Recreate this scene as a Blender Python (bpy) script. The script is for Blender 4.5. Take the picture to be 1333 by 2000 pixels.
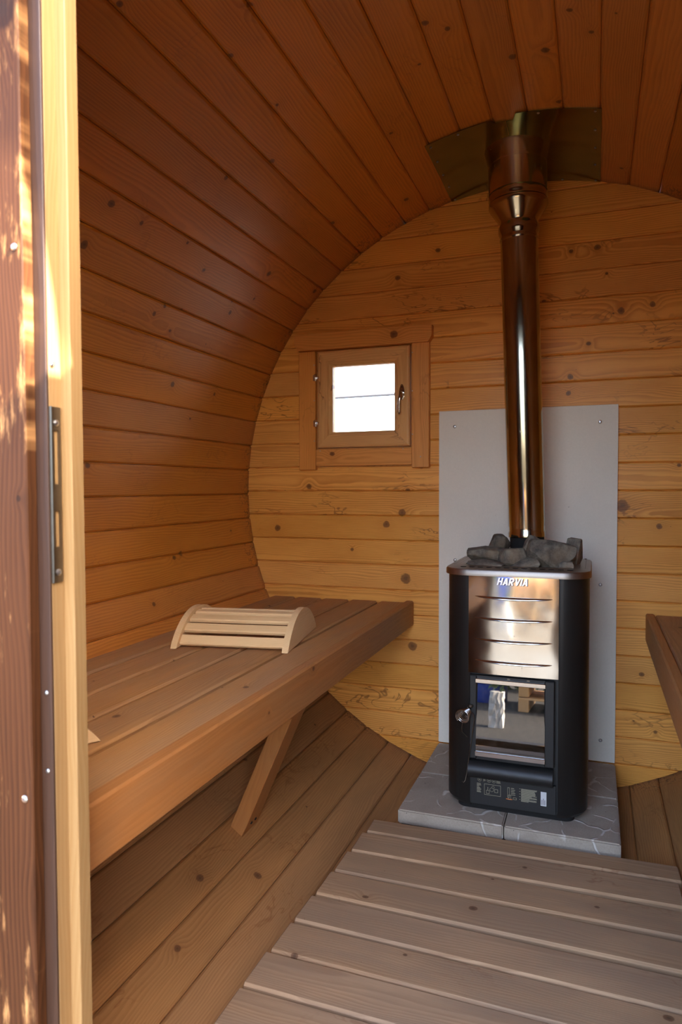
import bpy, bmesh, math, random
from mathutils import Vector, Matrix

for o in list(bpy.data.objects):
    bpy.data.objects.remove(o)
S = bpy.context.scene
COL = S.collection
R_ = math.radians

# ------------------------------------------------------------------ camera
CAM = Vector((0.257, 0.0, 1.115))
yaw, pitch, roll = 0.34935802, 0.03539154, -0.00345523
fw = Vector((-math.sin(yaw) * math.cos(pitch), math.cos(yaw) * math.cos(pitch), -math.sin(pitch)))
rt = Vector((math.cos(yaw), math.sin(yaw), 0))
up = rt.cross(fw)
rt, up = math.cos(roll) * rt + math.sin(roll) * up, -math.sin(roll) * rt + math.cos(roll) * up
cd = bpy.data.cameras.new('camera')
cd.sensor_fit = 'VERTICAL'
cd.sensor_height = 36
cd.sensor_width = 24
cd.lens = 1358.6 / 2000 * 36
cd.clip_start = 0.02
cd.dof.use_dof = True
cd.dof.focus_distance = 2.1
cd.dof.aperture_fstop = 6.3
cam = bpy.data.objects.new('camera', cd)
COL.objects.link(cam)
cam.matrix_world = Matrix(((rt.x, up.x, -fw.x, CAM.x), (rt.y, up.y, -fw.y, CAM.y),
                           (rt.z, up.z, -fw.z, CAM.z), (0, 0, 0, 1)))
S.camera = cam
S.cycles.max_bounces = 14
S.cycles.diffuse_bounces = 8
S.cycles.glossy_bounces = 6

# ------------------------------------------------------------------ light
SUN_E, SUN_A = R_(38), R_(14)          # elevation; turn from +X towards -Y
sdir = Vector((math.cos(SUN_E) * math.cos(SUN_A), -math.cos(SUN_E) * math.sin(SUN_A), math.sin(SUN_E)))
W = bpy.data.worlds.new('sky')
S.world = W
W.use_nodes = True
wn = W.node_tree
wn.nodes.clear()
sky = wn.nodes.new('ShaderNodeTexSky')
sky.sky_type = 'NISHITA'
sky.sun_disc = False
sky.sun_elevation = SUN_E
sky.sun_rotation = math.atan2(sdir.x, sdir.y)
sky.dust_density = 4.0
sky.air_density = 0.8
sky.ozone_density = 0.6
bg = wn.nodes.new('ShaderNodeBackground')
bg.inputs['Strength'].default_value = 1.45
wo = wn.nodes.new('ShaderNodeOutputWorld')
wn.links.new(sky.outputs[0], bg.inputs[0])
wn.links.new(bg.outputs[0], wo.inputs[0])
sl = bpy.data.lights.new('sun', 'SUN')
sl.energy = 26
sl.angle = R_(0.6)
sl.color = (1.0, 0.93, 0.82)
so = bpy.data.objects.new('sun', sl)
COL.objects.link(so)
so.rotation_euler = sdir.to_track_quat('Z', 'Y').to_euler()

S.view_settings.view_transform = 'Standard'
S.view_settings.look = 'None'
S.view_settings.gamma = 1
S.view_settings.use_curve_mapping = False
S.view_settings.exposure = 1.07


# ------------------------------------------------------------------ helpers
def lin(*c):
    r = []
    for v in c:
        v /= 255.0
        r.append(v / 12.92 if v <= 0.04045 else ((v + 0.055) / 1.055) ** 2.4)
    return (*r, 1)


class NT:
    """small node builder"""
    def __init__(self, name):
        self.m = bpy.data.materials.new(name)
        self.m.use_nodes = True
        self.t = self.m.node_tree
        self.t.nodes.clear()

    def n(self, typ, **kw):
        nd = self.t.nodes.new(typ)
        for k, v in kw.items():
            setattr(nd, k, v)
        return nd

    def put(self, sock, v):
        if isinstance(v, bpy.types.NodeSocket):
            self.t.links.new(v, sock)
        else:
            sock.default_value = v

    def M(self, op, a, b=0.0, c=0.0, clamp=False):
        nd = self.n('ShaderNodeMath', operation=op, use_clamp=clamp)
        self.put(nd.inputs[0], a)
        self.put(nd.inputs[1], b)
        self.put(nd.inputs[2], c)
        return nd.outputs[0]

    def vec(self, x, y, z):
        nd = self.n('ShaderNodeCombineXYZ')
        for i, v in enumerate((x, y, z)):
            self.put(nd.inputs[i], v)
        return nd.outputs[0]

    def noise(self, v, scale=1.0, detail=2.0, rough=0.5, dist=0.0):
        nd = self.n('ShaderNodeTexNoise')
        self.put(nd.inputs['Vector'], v)
        nd.inputs['Scale'].default_value = scale
        nd.inputs['Detail'].default_value = detail
        nd.inputs['Roughness'].default_value = rough
        nd.inputs['Distortion'].default_value = dist
        return nd.outputs[0]

    def smooth(self, v, a, b, lo=0.0, hi=1.0):
        nd = self.n('ShaderNodeMapRange', interpolation_type='SMOOTHSTEP')
        self.put(nd.inputs[0], v)
        for i, q in enumerate((a, b, lo, hi)):
            self.put(nd.inputs[1 + i], q)
        return nd.outputs[0]

    def mix(self, f, a, b, blend='MIX'):
        nd = self.n('ShaderNodeMix', data_type='RGBA', blend_type=blend)
        self.put(nd.inputs[0], f)
        self.put(nd.inputs[6], a)
        self.put(nd.inputs[7], b)
        return nd.outputs[2]

    def bsdf(self, color, rough=0.5, metal=0.0, spec=0.5, bump=None, bstr=0.2, bdist=0.002, coat=0.0, coat_r=0.2):
        p = self.n('ShaderNodeBsdfPrincipled')
        self.put(p.inputs['Base Color'], color)
        self.put(p.inputs['Roughness'], rough)
        self.put(p.inputs['Metallic'], metal)
        p.inputs['Specular IOR Level'].default_value = spec
        p.inputs['Coat Weight'].default_value = coat
        p.inputs['Coat Roughness'].default_value = coat_r
        if bump is not None:
            b = self.n('ShaderNodeBump')
            b.inputs['Strength'].default_value = bstr
            b.inputs['Distance'].default_value = bdist
            self.put(b.inputs['Height'], bump)
            self.t.links.new(b.outputs[0], p.inputs['Normal'])
        o = self.n('ShaderNodeOutputMaterial')
        self.t.links.new(p.outputs[0], o.inputs[0])
        self.p = p
        return self.m


def wood(name, light, dark, knot, rough=0.45, knots=0.5, ksize=0.0095, freq=190.0, contrast=0.65,
         vary=0.3, stain=0.0, ends=0.0, grey=None, grey_amt=0.0, coat=0.0, spec=0.4, wear=None, kn=()):
    """planks whose grain runs along local X, width along local Y"""
    T = NT(name)
    tc = T.n('ShaderNodeTexCoord').outputs['Object']
    sp = T.n('ShaderNodeSeparateXYZ')
    T.t.links.new(tc, sp.inputs[0])
    X, Y, Z = sp.outputs
    rnd = T.n('ShaderNodeObjectInfo').outputs['Random']
    r2 = T.M('FRACT', T.M('MULTIPLY', rnd, 37.7))
    r3 = T.M('FRACT', T.M('MULTIPLY', rnd, 113.3))
    X1 = T.M('MULTIPLY_ADD', rnd, 31.7, X)
    Yr = T.M('MULTIPLY_ADD', r2, 19.0, Y)
    # knots on a loose grid of cells
    kx, ky = 4.2, 10.0
    kv = T.vec(T.M('MULTIPLY', X1, kx), T.M('MULTIPLY', Yr, ky), 0.0)
    vo = T.n('ShaderNodeTexVoronoi', voronoi_dimensions='2D')
    vo.inputs['Scale'].default_value = 1.0
    T.t.links.new(kv, vo.inputs['Vector'])
    sub = T.n('ShaderNodeVectorMath', operation='SUBTRACT')
    T.t.links.new(kv, sub.inputs[0])
    T.t.links.new(vo.outputs['Position'], sub.inputs[1])
    sd = T.n('ShaderNodeSeparateXYZ')
    T.t.links.new(sub.outputs[0], sd.inputs[0])
    dx = T.M('DIVIDE', sd.outputs[0], kx * 1.25)
    dy = T.M('DIVIDE', sd.outputs[1], ky)
    d = T.M('SQRT', T.M('ADD', T.M('MULTIPLY', dx, dx), T.M('MULTIPLY', dy, dy)))
    sc = T.n('ShaderNodeSeparateColor')
    T.t.links.new(vo.outputs['Color'], sc.inputs[0])
    big = T.M('MULTIPLY', T.M('SUBTRACT', sc.outputs[0], 1.0 - knots, clamp=True), ksize / max(knots, 0.01))
    big = T.M('ADD', big, 0.0004)
    warpn = T.noise(T.vec(T.M('MULTIPLY', X1, 60), T.M('MULTIPLY', Yr, 60), 0.0), 1.0, 2.0)
    q = T.M('DIVIDE', T.M('MULTIPLY_ADD', T.M('SUBTRACT', warpn, 0.5), 0.004, d), big)
    if kn:
        # single knots that show in particular places
        pos = T.n('ShaderNodeNewGeometry').outputs['Position']
        qw = 99.0
        for kx_, ky_, kz_, kr_ in kn:
            dn = T.n('ShaderNodeVectorMath', operation='DISTANCE')
            T.t.links.new(pos, dn.inputs[0])
            dn.inputs[1].default_value = (kx_, ky_, kz_)
            qw = T.M('MINIMUM', T.M('MULTIPLY', dn.outputs['Value'], 1.35 / kr_), qw)
        qw = T.M('MULTIPLY_ADD', T.M('SUBTRACT', warpn, 0.5), 0.7, qw)
        big = T.M('MAXIMUM', big, T.M('MULTIPLY', T.M('LESS_THAN', qw, T.M('MINIMUM', q, 6.0)), 0.008))
        q = T.M('MINIMUM', q, qw)
    kmask = T.smooth(q, 1.1, 0.75)
    kcore = T.smooth(q, 0.55, 0.15)
    kin = T.M('POWER', 2.718, T.M('MULTIPLY', T.M('POWER', T.M('DIVIDE', q, 2.6), 2.0), -1.0))
    # year rings round a pith off the board
    n1 = T.noise(T.vec(T.M('MULTIPLY', X1, 1.7), T.M('MULTIPLY', Yr, 7.0), T.M('MULTIPLY', Z, 7.0)), 1.0, 2.5, 0.55)
    n2 = T.noise(T.vec(T.M('MULTIPLY', X1, 9.0), T.M('MULTIPLY', Yr, 40.0), Z), 1.0, 2.0)
    yy = T.M('ADD', Y, T.M('MULTIPLY', T.M('SUBTRACT', r2, 0.5), 0.19))
    yy = T.M('ADD', yy, T.M('MULTIPLY', T.M('SUBTRACT', n1, 0.5), 0.07))
    zz = T.M('ADD', Z, T.M('MULTIPLY_ADD', r3, 0.05, 0.02))
    zz = T.M('ADD', zz, T.M('MULTIPLY', X, T.M('MULTIPLY', T.M('SUBTRACT', r3, 0.5), 0.03)))
    rr = T.M('SQRT', T.M('ADD', T.M('MULTIPLY', yy, yy), T.M('MULTIPLY', zz, zz)))
    rr = T.M('ADD', rr, T.M('MULTIPLY', T.M('SUBTRACT', n2, 0.5), 0.0025))
    rr = T.M('ADD', rr, T.M('MULTIPLY', kin, T.M('MULTIPLY', big, 1.3)))
    fr = T.M('FRACT', T.M('MULTIPLY', rr, freq))
    ring = T.M('MULTIPLY', T.smooth(fr, 0.05, 0.85), T.smooth(fr, 1.0, 0.86))
    fib = T.noise(T.vec(T.M('MULTIPLY', X1, 14.0), T.M('MULTIPLY', Yr, 420.0), T.M('MULTIPLY', Z, 420.0)), 1.0, 2.0, 0.6)
    blot = T.noise(T.vec(T.M('MULTIPLY', X1, 3.0), T.M('MULTIPLY', Yr, 9.0), Z), 1.0, 3.0)
    f = T.M('MULTIPLY', ring, T.M('MULTIPLY_ADD', blot, 0.9, 0.25))
    f = T.M('MULTIPLY', f, contrast)
    f = T.M('ADD', f, T.M('MULTIPLY', T.M('SUBTRACT', fib, 0.45), 0.55))
    f = T.M('ADD', f, T.M('MULTIPLY', T.M('SUBTRACT', blot, 0.5), 0.5), clamp=True)
    col = T.mix(f, light, dark)
    # board to board
    hsv = T.n('ShaderNodeHueSaturation')
    T.put(hsv.inputs['Value'], T.M('MULTIPLY_ADD', T.M('SUBTRACT', r3, 0.5), vary, 1.0))
    T.put(hsv.inputs['Saturation'], T.M('MULTIPLY_ADD', T.M('SUBTRACT', r2, 0.5), vary * 0.2, 1.0))
    T.put(hsv.inputs['Color'], col)
    col = hsv.outputs[0]
    if grey:
        g = T.noise(T.vec(T.M('MULTIPLY', X1, 2.5), T.M('MULTIPLY', Yr, 12.0), Z), 1.0, 4.0, 0.6)
        col = T.mix(T.M('MULTIPLY', T.smooth(g, 0.25, 0.7), grey_amt), col, grey)
    if wear:
        wv = T.noise(T.vec(T.M('MULTIPLY', X1, 7.0), T.M('MULTIPLY', Yr, 34.0), Z), 1.0, 5.0, 0.65)
        wb = T.noise(T.vec(T.M('MULTIPLY', X1, 2.0), T.M('MULTIPLY', Yr, 6.0), Z), 1.0, 2.0)
        col = T.mix(T.smooth(T.M('ADD', T.M('MULTIPLY', wv, 0.65), T.M('MULTIPLY', wb, 0.35)), 0.54, 0.66), col, wear)
    # knots
    halo = T.M('MULTIPLY', kin, 0.22)
    col = T.mix(T.M('MULTIPLY', halo, T.smooth(big, 0.001, 0.004)), col, dark)
    col = T.mix(T.M('MULTIPLY', kmask, 0.72), col, knot)
    col = T.mix(T.M('MULTIPLY', kcore, 0.35), col, (0.02, 0.012, 0.008, 1))
    if stain:
        s1 = T.noise(T.vec(T.M('MULTIPLY', X1, 6.0), T.M('MULTIPLY', Yr, 15.0), Z), 1.0, 3.0, 0.6, 0.6)
        s2 = T.noise(T.vec(T.M('MULTIPLY', X1, 2.6), T.M('MULTIPLY', Yr, 5.0), Z), 1.0, 1.0)
        line = T.smooth(T.M('ABSOLUTE', T.M('SUBTRACT', s1, 0.52)), 0.020, 0.002)
        line = T.M('MULTIPLY', line, T.smooth(s2, 0.52, 0.66))
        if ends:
            # damp marks, plus an even dark band, where the boards meet the back wall
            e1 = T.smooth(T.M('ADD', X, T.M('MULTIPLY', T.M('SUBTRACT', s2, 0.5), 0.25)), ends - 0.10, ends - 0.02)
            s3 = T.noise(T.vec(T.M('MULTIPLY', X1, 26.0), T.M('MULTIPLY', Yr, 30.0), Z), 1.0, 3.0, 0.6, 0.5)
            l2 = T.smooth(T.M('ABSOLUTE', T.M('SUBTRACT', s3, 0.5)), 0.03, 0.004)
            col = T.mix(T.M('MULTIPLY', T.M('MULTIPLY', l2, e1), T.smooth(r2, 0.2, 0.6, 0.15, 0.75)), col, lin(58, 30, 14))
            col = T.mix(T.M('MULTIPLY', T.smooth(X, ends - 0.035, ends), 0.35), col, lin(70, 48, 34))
        col = T.mix(T.M('MULTIPLY', line, stain), col, lin(110, 52, 16))
    h = T.M('ADD', T.M('MULTIPLY', fib, 0.5), T.M('MULTIPLY', ring, 0.5))
    ro = T.M('ADD', T.M('MULTIPLY', T.M('SUBTRACT', fib, 0.5), 0.25), rough)
    return T.bsdf(col, ro, 0.0, spec, bump=h, bstr=0.22, bdist=0.0008, coat=coat, coat_r=0.28)


def plain(name, col, rough=0.5, metal=0.0, var=0.1, scale=30.0, spec=0.5, bump=0.0, coat=0.0):
    T = NT(name)
    tc = T.n('ShaderNodeTexCoord').outputs['Object']
    n = T.noise(tc, scale, 4.0, 0.6)
    c2 = tuple(min(1, v * (1 + var * 2)) for v in col[:3]) + (1,)
    c1 = tuple(v * (1 - var * 2) for v in col[:3]) + (1,)
    c = T.mix(n, c1, c2)
    ro = T.M('MULTIPLY_ADD', T.M('SUBTRACT', n, 0.5), 0.25 * min(1, rough * 2), rough)
    return T.bsdf(c, ro, metal, spec, bump=n if bump else None, bstr=bump, bdist=0.002, coat=coat)


def obj(name, bm, mat, parent=None, loc=None, rot=None, smooth=False, angle=35):
    me = bpy.data.meshes.new(name)
    bmesh.ops.recalc_face_normals(bm, faces=bm.faces)
    bm.to_mesh(me)
    bm.free()
    return link(name, me, mat, parent, loc, rot, smooth, angle)


def link(name, me, mat, parent=None, loc=None, rot=None, smooth=False, angle=35):
    o = bpy.data.objects.new(name, me)
    COL.objects.link(o)
    if mat and not me.materials:
        me.materials.append(mat)
    if smooth:
        for p in me.polygons:
            p.use_smooth = True
        try:
            me.set_sharp_from_angle(angle=R_(angle))
        except Exception:
            pass
    if loc is not None:
        o.location = loc
    if rot is not None:
        if isinstance(rot, Matrix):
            o.rotation_euler = rot.to_euler()
        else:
            o.rotation_euler = rot
    if parent is not None:
        o.parent = parent
        base = Vector((0, 0, 0))
        p = parent
        while p is not None:
            if not p.get('_local'):
                base += p.location if p.parent is None else Vector((0, 0, 0))
            p = p.parent
        if parent.parent is None and not parent.get('_local'):
            o.matrix_parent_inverse = Matrix.Translation(-parent.location)
    return o


def child(name, bm, mat, parent, **kw):
    """sub-part: geometry in world space under a part that itself sits at a world place"""
    me = bpy.data.meshes.new(name)
    bmesh.ops.recalc_face_normals(bm, faces=bm.faces)
    bm.to_mesh(me)
    bm.free()
    me.materials.append(mat)
    o = bpy.data.objects.new(name, me)
    COL.objects.link(o)
    if kw.get('smooth'):
        for p in me.polygons:
            p.use_smooth = True
        me.set_sharp_from_angle(angle=R_(kw.get('angle', 35)))
    o.parent = parent
    m = parent.matrix_basis.copy()          # parts sit in world space under an unrotated thing
    o.matrix_parent_inverse = m.inverted()
    if 'loc' in kw:
        o.location = kw['loc']
    if 'rot' in kw:
        o.rotation_euler = kw['rot']
    return o


def empty(name, loc, rotz=0.0, local=False):
    o = bpy.data.objects.new(name, None)
    COL.objects.link(o)
    o.location = loc
    o.rotation_euler = (0, 0, rotz)
    o.empty_display_size = 0.05
    if local:
        o['_local'] = 1
    return o


def tag(o, label=None, cat=None, group=None, kind=None):
    if label:
        o['label'] = label
    if cat:
        o['category'] = cat
    if group:
        o['group'] = group
    if kind:
        o['kind'] = kind
    return o


def B():
    return bmesh.new()


def add_box(bm, x0, x1, y0, y1, z0, z1, c=0.0):
    """box with chamfered edges"""
    r = bmesh.ops.create_cube(bm, size=1.0)
    vs = r['verts']
    for v in vs:
        v.co = Vector(((x0 + x1) / 2 + v.co.x * (x1 - x0), (y0 + y1) / 2 + v.co.y * (y1 - y0),
                       (z0 + z1) / 2 + v.co.z * (z1 - z0)))
    if c > 0:
        es = list({e for v in vs for e in v.link_edges})
        bmesh.ops.bevel(bm, geom=es, offset=c, segments=1, affect='EDGES', profile=0.5)
    return bm


def box(x0, x1, y0, y1, z0, z1, c=0.0):
    return add_box(B(), x0, x1, y0, y1, z0, z1, c)


def add_prism(bm, pts, a0, a1, axis='Y'):
    """polygon pts extruded from a0 to a1 along an axis; pts are the other two coordinates in order"""
    def P(u, v, a):
        return {'Y': (u, a, v), 'X': (a, u, v), 'Z': (u, v, a)}[axis]
    A = [bm.verts.new(P(u, v, a0)) for u, v in pts]
    C = [bm.verts.new(P(u, v, a1)) for u, v in pts]
    n = len(pts)
    bm.faces.new(A)
    bm.faces.new(C[::-1])
    for i in range(n):
        bm.faces.new((A[i], C[i], C[(i + 1) % n], A[(i + 1) % n]))
    return bm


def add_tube(bm, pts, r, seg=8, cap=True):
    pts = [Vector(p) for p in pts]
    rings = []
    prev = None
    for i, p in enumerate(pts):
        t = (pts[min(i + 1, len(pts) - 1)] - pts[max(i - 1, 0)]).normalized()
        if prev is None:
            u = t.orthogonal().normalized()
        else:
            u = (prev - t * prev.dot(t))
            u = u.normalized() if u.length > 1e-6 else t.orthogonal().normalized()
        prev = u
        w = t.cross(u)
        rings.append([bm.verts.new(p + (u * math.cos(k * 2 * math.pi / seg) + w * math.sin(k * 2 * math.pi / seg)) * r)
                      for k in range(seg)])
    for a, b in zip(rings, rings[1:]):
        for k in range(seg):
            bm.faces.new((a[k], a[(k + 1) % seg], b[(k + 1) % seg], b[k]))
    if cap:
        bm.faces.new(rings[0][::-1])
        bm.faces.new(rings[-1])
    return bm


def add_lathe(bm, prof, seg=48, origin=(0, 0, 0), tilt=None, cap=True):
    """prof: (radius, height) list about Z"""
    m = Matrix.Translation(origin)
    if tilt is not None:
        m = m @ tilt
    rings = []
    for r, h in prof:
        rings.append([bm.verts.new(m @ Vector((r * math.cos(k * 2 * math.pi / seg), r * math.sin(k * 2 * math.pi / seg), h)))
                      for k in range(seg)])
    for a, b in zip(rings, rings[1:]):
        for k in range(seg):
            bm.faces.new((a[k], a[(k + 1) % seg], b[(k + 1) % seg], b[k]))
    if cap:
        if prof[0][0] > 1e-5:
            bm.faces.new(rings[0][::-1])
        if prof[-1][0] > 1e-5:
            bm.faces.new(rings[-1])
    return bm


_scr = {}


def screw(parent, p, nrm, mat, r=0.004, name='screw', sub=False):
    """round screw head with a cross recess, facing nrm"""
    key = (round(r, 5), mat.name)
    if key not in _scr:
        bm = B()
        add_lathe(bm, [(r, 0), (r * 0.96, r * 0.25), (r * 0.6, r * 0.5), (r * 0.3, r * 0.55), (r * 0.22, r * 0.2), (0.0001, r * 0.2)], 10)
        me = bpy.data.meshes.new('screw')
        bmesh.ops.recalc_face_normals(bm, faces=bm.faces)
        bm.to_mesh(me)
        bm.free()
        me.materials.append(mat)
        _scr[key] = me
    o = bpy.data.objects.new(name, _scr[key])
    COL.objects.link(o)
    o.parent = parent
    if parent.parent is not None:
        o.matrix_parent_inverse = parent.matrix_basis.inverted()
    else:
        o.matrix_parent_inverse = Matrix.Translation(-parent.location)
    o.location = p
    o.rotation_euler = Vector(nrm).to_track_quat('Z', 'Y').to_euler()
    return o


def plank_bm(L, Wd, Tk, c=0.003):
    """board centred in X and Y, top face at z=0, chamfered long edges and slightly eased ends"""
    bm = B()
    h = Wd / 2
    sec = [(-h, -Tk + c), (-h + c, -Tk), (h - c, -Tk), (h, -Tk + c), (h, -c), (h - c, 0), (-h + c, 0), (-h, -c)]
    e = c * 0.7
    xs = [(-L / 2, e), (-L / 2 + e, 0), (L / 2 - e, 0), (L / 2, e)]
    rings = []
    for x, s in xs:
        k1 = (h - s) / h
        k2 = (Tk - 2 * s) / Tk
        rings.append([bm.verts.new((x, y * k1, (z + Tk / 2) * k2 - Tk / 2)) for y, z in sec])
    for a, b in zip(rings, rings[1:]):
        for i in range(8):
            bm.faces.new((a[i], b[i], b[(i + 1) % 8], a[(i + 1) % 8]))
    bm.faces.new(rings[0])
    bm.faces.new(rings[-1][::-1])
    return bm


def basis(x, y, z):
    """rotation whose columns are the local axes"""
    x, y, z = Vector(x).normalized(), Vector(y).normalized(), Vector(z).normalized()
    return Matrix(((x.x, y.x, z.x), (x.y, y.y, z.y), (x.z, y.z, z.z)))


def board(name, parent, centre_top, xdir, zdir, L, Wd, Tk, mat, c=0.003):
    """plank placed with the middle of its top face at centre_top"""
    x = Vector(xdir).normalized()
    z = Vector(zdir).normalized()
    y = z.cross(x)
    return obj(name, plank_bm(L, Wd, Tk, c), mat, parent, centre_top, basis(x, y, z))


# ------------------------------------------------------------------ materials
KN_STAVE = [(-0.123, 1.626, 2.193, 0.0132), (0.134, 1.824, 2.192, 0.015), (0.196, 1.677, 2.182, 0.0107), (0.241, 1.759, 2.173, 0.0091), (0.154, 2.073, 2.189, 0.0122), (-0.17, 1.765, 2.187, 0.0066), (0.331, 2.473, 2.149, 0.0099), (-0.314, 2.007, 2.154, 0.0089), (-0.917, 1.4, 1.708, 0.0159), (-0.849, 1.538, 1.799, 0.0101), (-0.804, 2.195, 1.851, 0.015), (-0.915, 2.12, 1.711, 0.0119), (-0.965, 1.755, 1.628, 0.0102), (-0.949, 1.787, 1.656, 0.0104), (-0.868, 2.209, 1.775, 0.0076), (-0.839, 1.738, 1.812, 0.0074), (-0.592, 1.121, 2.027, 0.0098), (-0.424, 1.327, 2.115, 0.0108), (-0.69, 1.698, 1.956, 0.0106), (-1.042, 1.96, 1.453, 0.0142), (-1.041, 2.226, 1.454, 0.0095), (-1.08, 2.057, 0.889, 0.0135), (-0.92, 2.679, 1.704, 0.0109)]
KN_FLOOR = [(-0.532, 1.543, 0.137, 0.0154)]
KN_WALL = [(0.338, 2.6, 1.719, 0.0165), (0.438, 2.6, 1.732, 0.0133), (0.173, 2.6, 1.94, 0.0107), (0.174, 2.6, 1.502, 0.0138), (0.168, 2.6, 1.445, 0.0123), (0.291, 2.6, 1.851, 0.0075), (-0.968, 2.6, 0.949, 0.0179), (-0.503, 2.6, 0.971, 0.0186), (-0.827, 2.6, 1.119, 0.0158), (-0.439, 2.6, 1.017, 0.0201), (-0.644, 2.6, 0.869, 0.0104), (-0.425, 2.6, 0.762, 0.0286), (-0.398, 2.6, 0.501, 0.0252), (0.35, 2.6, 1.048, 0.0302), (0.467, 2.6, 0.978, 0.0134), (0.463, 2.6, 0.267, 0.009)]
KN_HEAD = [(-0.462, 2.563, 1.693, 0.0215)]
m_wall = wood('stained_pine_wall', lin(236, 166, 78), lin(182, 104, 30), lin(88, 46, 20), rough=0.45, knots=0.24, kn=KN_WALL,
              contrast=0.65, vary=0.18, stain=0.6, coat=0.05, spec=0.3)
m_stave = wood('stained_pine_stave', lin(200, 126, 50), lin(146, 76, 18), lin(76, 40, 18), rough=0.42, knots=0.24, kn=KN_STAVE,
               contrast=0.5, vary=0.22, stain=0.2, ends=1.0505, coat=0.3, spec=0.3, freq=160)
m_floor = wood('stained_pine_floor', lin(178, 126, 76), lin(128, 80, 42), lin(84, 50, 30), rough=0.5, grey=lin(120, 90, 60), grey_amt=0.3, knots=0.2, kn=KN_FLOOR,
               contrast=0.5, vary=0.22, stain=0.35, ends=1.0505, coat=0.03, spec=0.3)
m_bench = wood('bench_pine', lin(186, 134, 80), lin(134, 84, 42), lin(86, 48, 28), rough=0.55, knots=0.25, contrast=0.6,
               vary=0.16, grey=lin(152, 118, 88), grey_amt=0.55, spec=0.25)
m_fascia = wood('fascia_pine', lin(176, 112, 54), lin(138, 76, 26), lin(90, 48, 26), rough=0.5, knots=0.2, contrast=0.4,
                vary=0.12, grey=lin(152, 112, 74), grey_amt=0.5, spec=0.25)
m_duck = wood('weathered_slat_wood', lin(184, 146, 108), lin(136, 98, 66), lin(92, 60, 40), rough=0.65, knots=0.3,
              contrast=0.6, vary=0.16, grey=lin(146, 120, 96), grey_amt=0.65, spec=0.2, stain=0.3)
m_front = wood('stained_front_wall', lin(134, 82, 42), lin(92, 52, 24), lin(50, 28, 14), rough=0.55, knots=0.2,
               contrast=0.6, vary=0.2, spec=0.2)
m_trim = wood('window_trim_pine', lin(222, 150, 74), lin(168, 94, 30), lin(74, 30, 14), rough=0.45, knots=0.25,
              contrast=0.5, vary=0.16, stain=0.3, coat=0.05, spec=0.3)
m_headboard = wood('window_head_pine', lin(222, 150, 74), lin(168, 94, 30), lin(80, 26, 12), rough=0.45, knots=0.0,
                   contrast=0.5, vary=0.1, coat=0.05, spec=0.3, kn=KN_HEAD)
m_sash = wood('sash_pine', lin(222, 166, 100), lin(184, 124, 62), lin(110, 62, 34), rough=0.45, knots=0.0,
              contrast=0.4, vary=0.1, stain=0.7, coat=0.05, spec=0.3)
m_head = wood('headrest_aspen', lin(234, 196, 142), lin(214, 168, 110), lin(150, 110, 76), rough=0.5, knots=0.0,
              contrast=0.3, vary=0.1, freq=240)
m_jamb = wood('jamb_spruce', lin(150, 118, 76), lin(130, 94, 50), lin(104, 68, 36), rough=0.55, knots=0.1,
              contrast=0.5, vary=0.06, spec=0.25)
m_dark = wood('dark_stained_casing', lin(74, 43, 22), lin(46, 25, 12), lin(30, 16, 10), rough=0.55, knots=0.45, ksize=0.02,
              contrast=0.8, vary=0.1, wear=lin(186, 136, 84), spec=0.12)
m_dark2 = wood('dark_stained_edge', lin(62, 40, 27), lin(42, 26, 17), lin(34, 18, 12), rough=0.5, knots=0.1,
               contrast=0.5, vary=0.1)
m_outer = plain('backing_cradle_brown', lin(96, 60, 36), 0.7, var=0.12, scale=9)
m_black = plain('black_enamel', lin(27, 25, 23), 0.42, var=0.08, scale=60, spec=0.45)
m_black2 = plain('black_iron', lin(30, 29, 28), 0.5, var=0.1, scale=40, spec=0.5, bump=0.05)
m_soot_black = plain('soot_and_hole_black', lin(22, 19, 17), 0.9, var=0.2, scale=25)
m_screw = plain('zinc_screw', lin(190, 190, 190), 0.3, 1.0, var=0.05)
m_chrome = plain('chrome', lin(215, 212, 206), 0.12, 1.0, var=0.03, scale=14)
m_lock = plain('strike_steel', lin(120, 112, 100), 0.4, 1.0, var=0.12, scale=60)
m_print = plain('printed_ink', lin(165, 158, 132), 0.6, var=0.05)
m_print2 = plain('printed_orange', lin(220, 120, 50), 0.6, var=0.05)
m_sticker = plain('paper_sticker', lin(205, 203, 200), 0.6, var=0.03)
m_ink = plain('black_ink', lin(40, 40, 44), 0.6, var=0.03)
m_cable = plain('cable_rubber', lin(70, 70, 74), 0.7, var=0.05)


def steel(name, col, rough, heat, wob=0.12, scale=5.0, brush=0.0):
    """polished stainless with heat tint and shallow dents"""
    T = NT(name)
    tc = T.n('ShaderNodeTexCoord').outputs['Object']
    n = T.noise(tc, scale, 2.0, 0.5)
    n3 = T.noise(tc, 42.0, 5.0, 0.7)
    c = T.mix(T.M('MULTIPLY', T.smooth(n, 0.35, 0.7), 0.8), col, heat)
    spots = T.smooth(n3, 0.66, 0.72)
    c = T.mix(T.M('MULTIPLY', spots, 0.35), c, lin(90, 72, 56))
    ro = T.M('ADD', T.M('MULTIPLY', n3, 0.08), T.M('MULTIPLY_ADD', spots, 0.15, rough))
    m = T.bsdf(c, ro, 1.0, 0.5, bump=n, bstr=wob, bdist=0.02)
    if brush:
        T.p.inputs['Anisotropic'].default_value = brush
        tg = T.n('ShaderNodeTangent', direction_type='RADIAL', axis='Z')
        T.t.links.new(tg.outputs[0], T.p.inputs['Tangent'])
    return m


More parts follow.
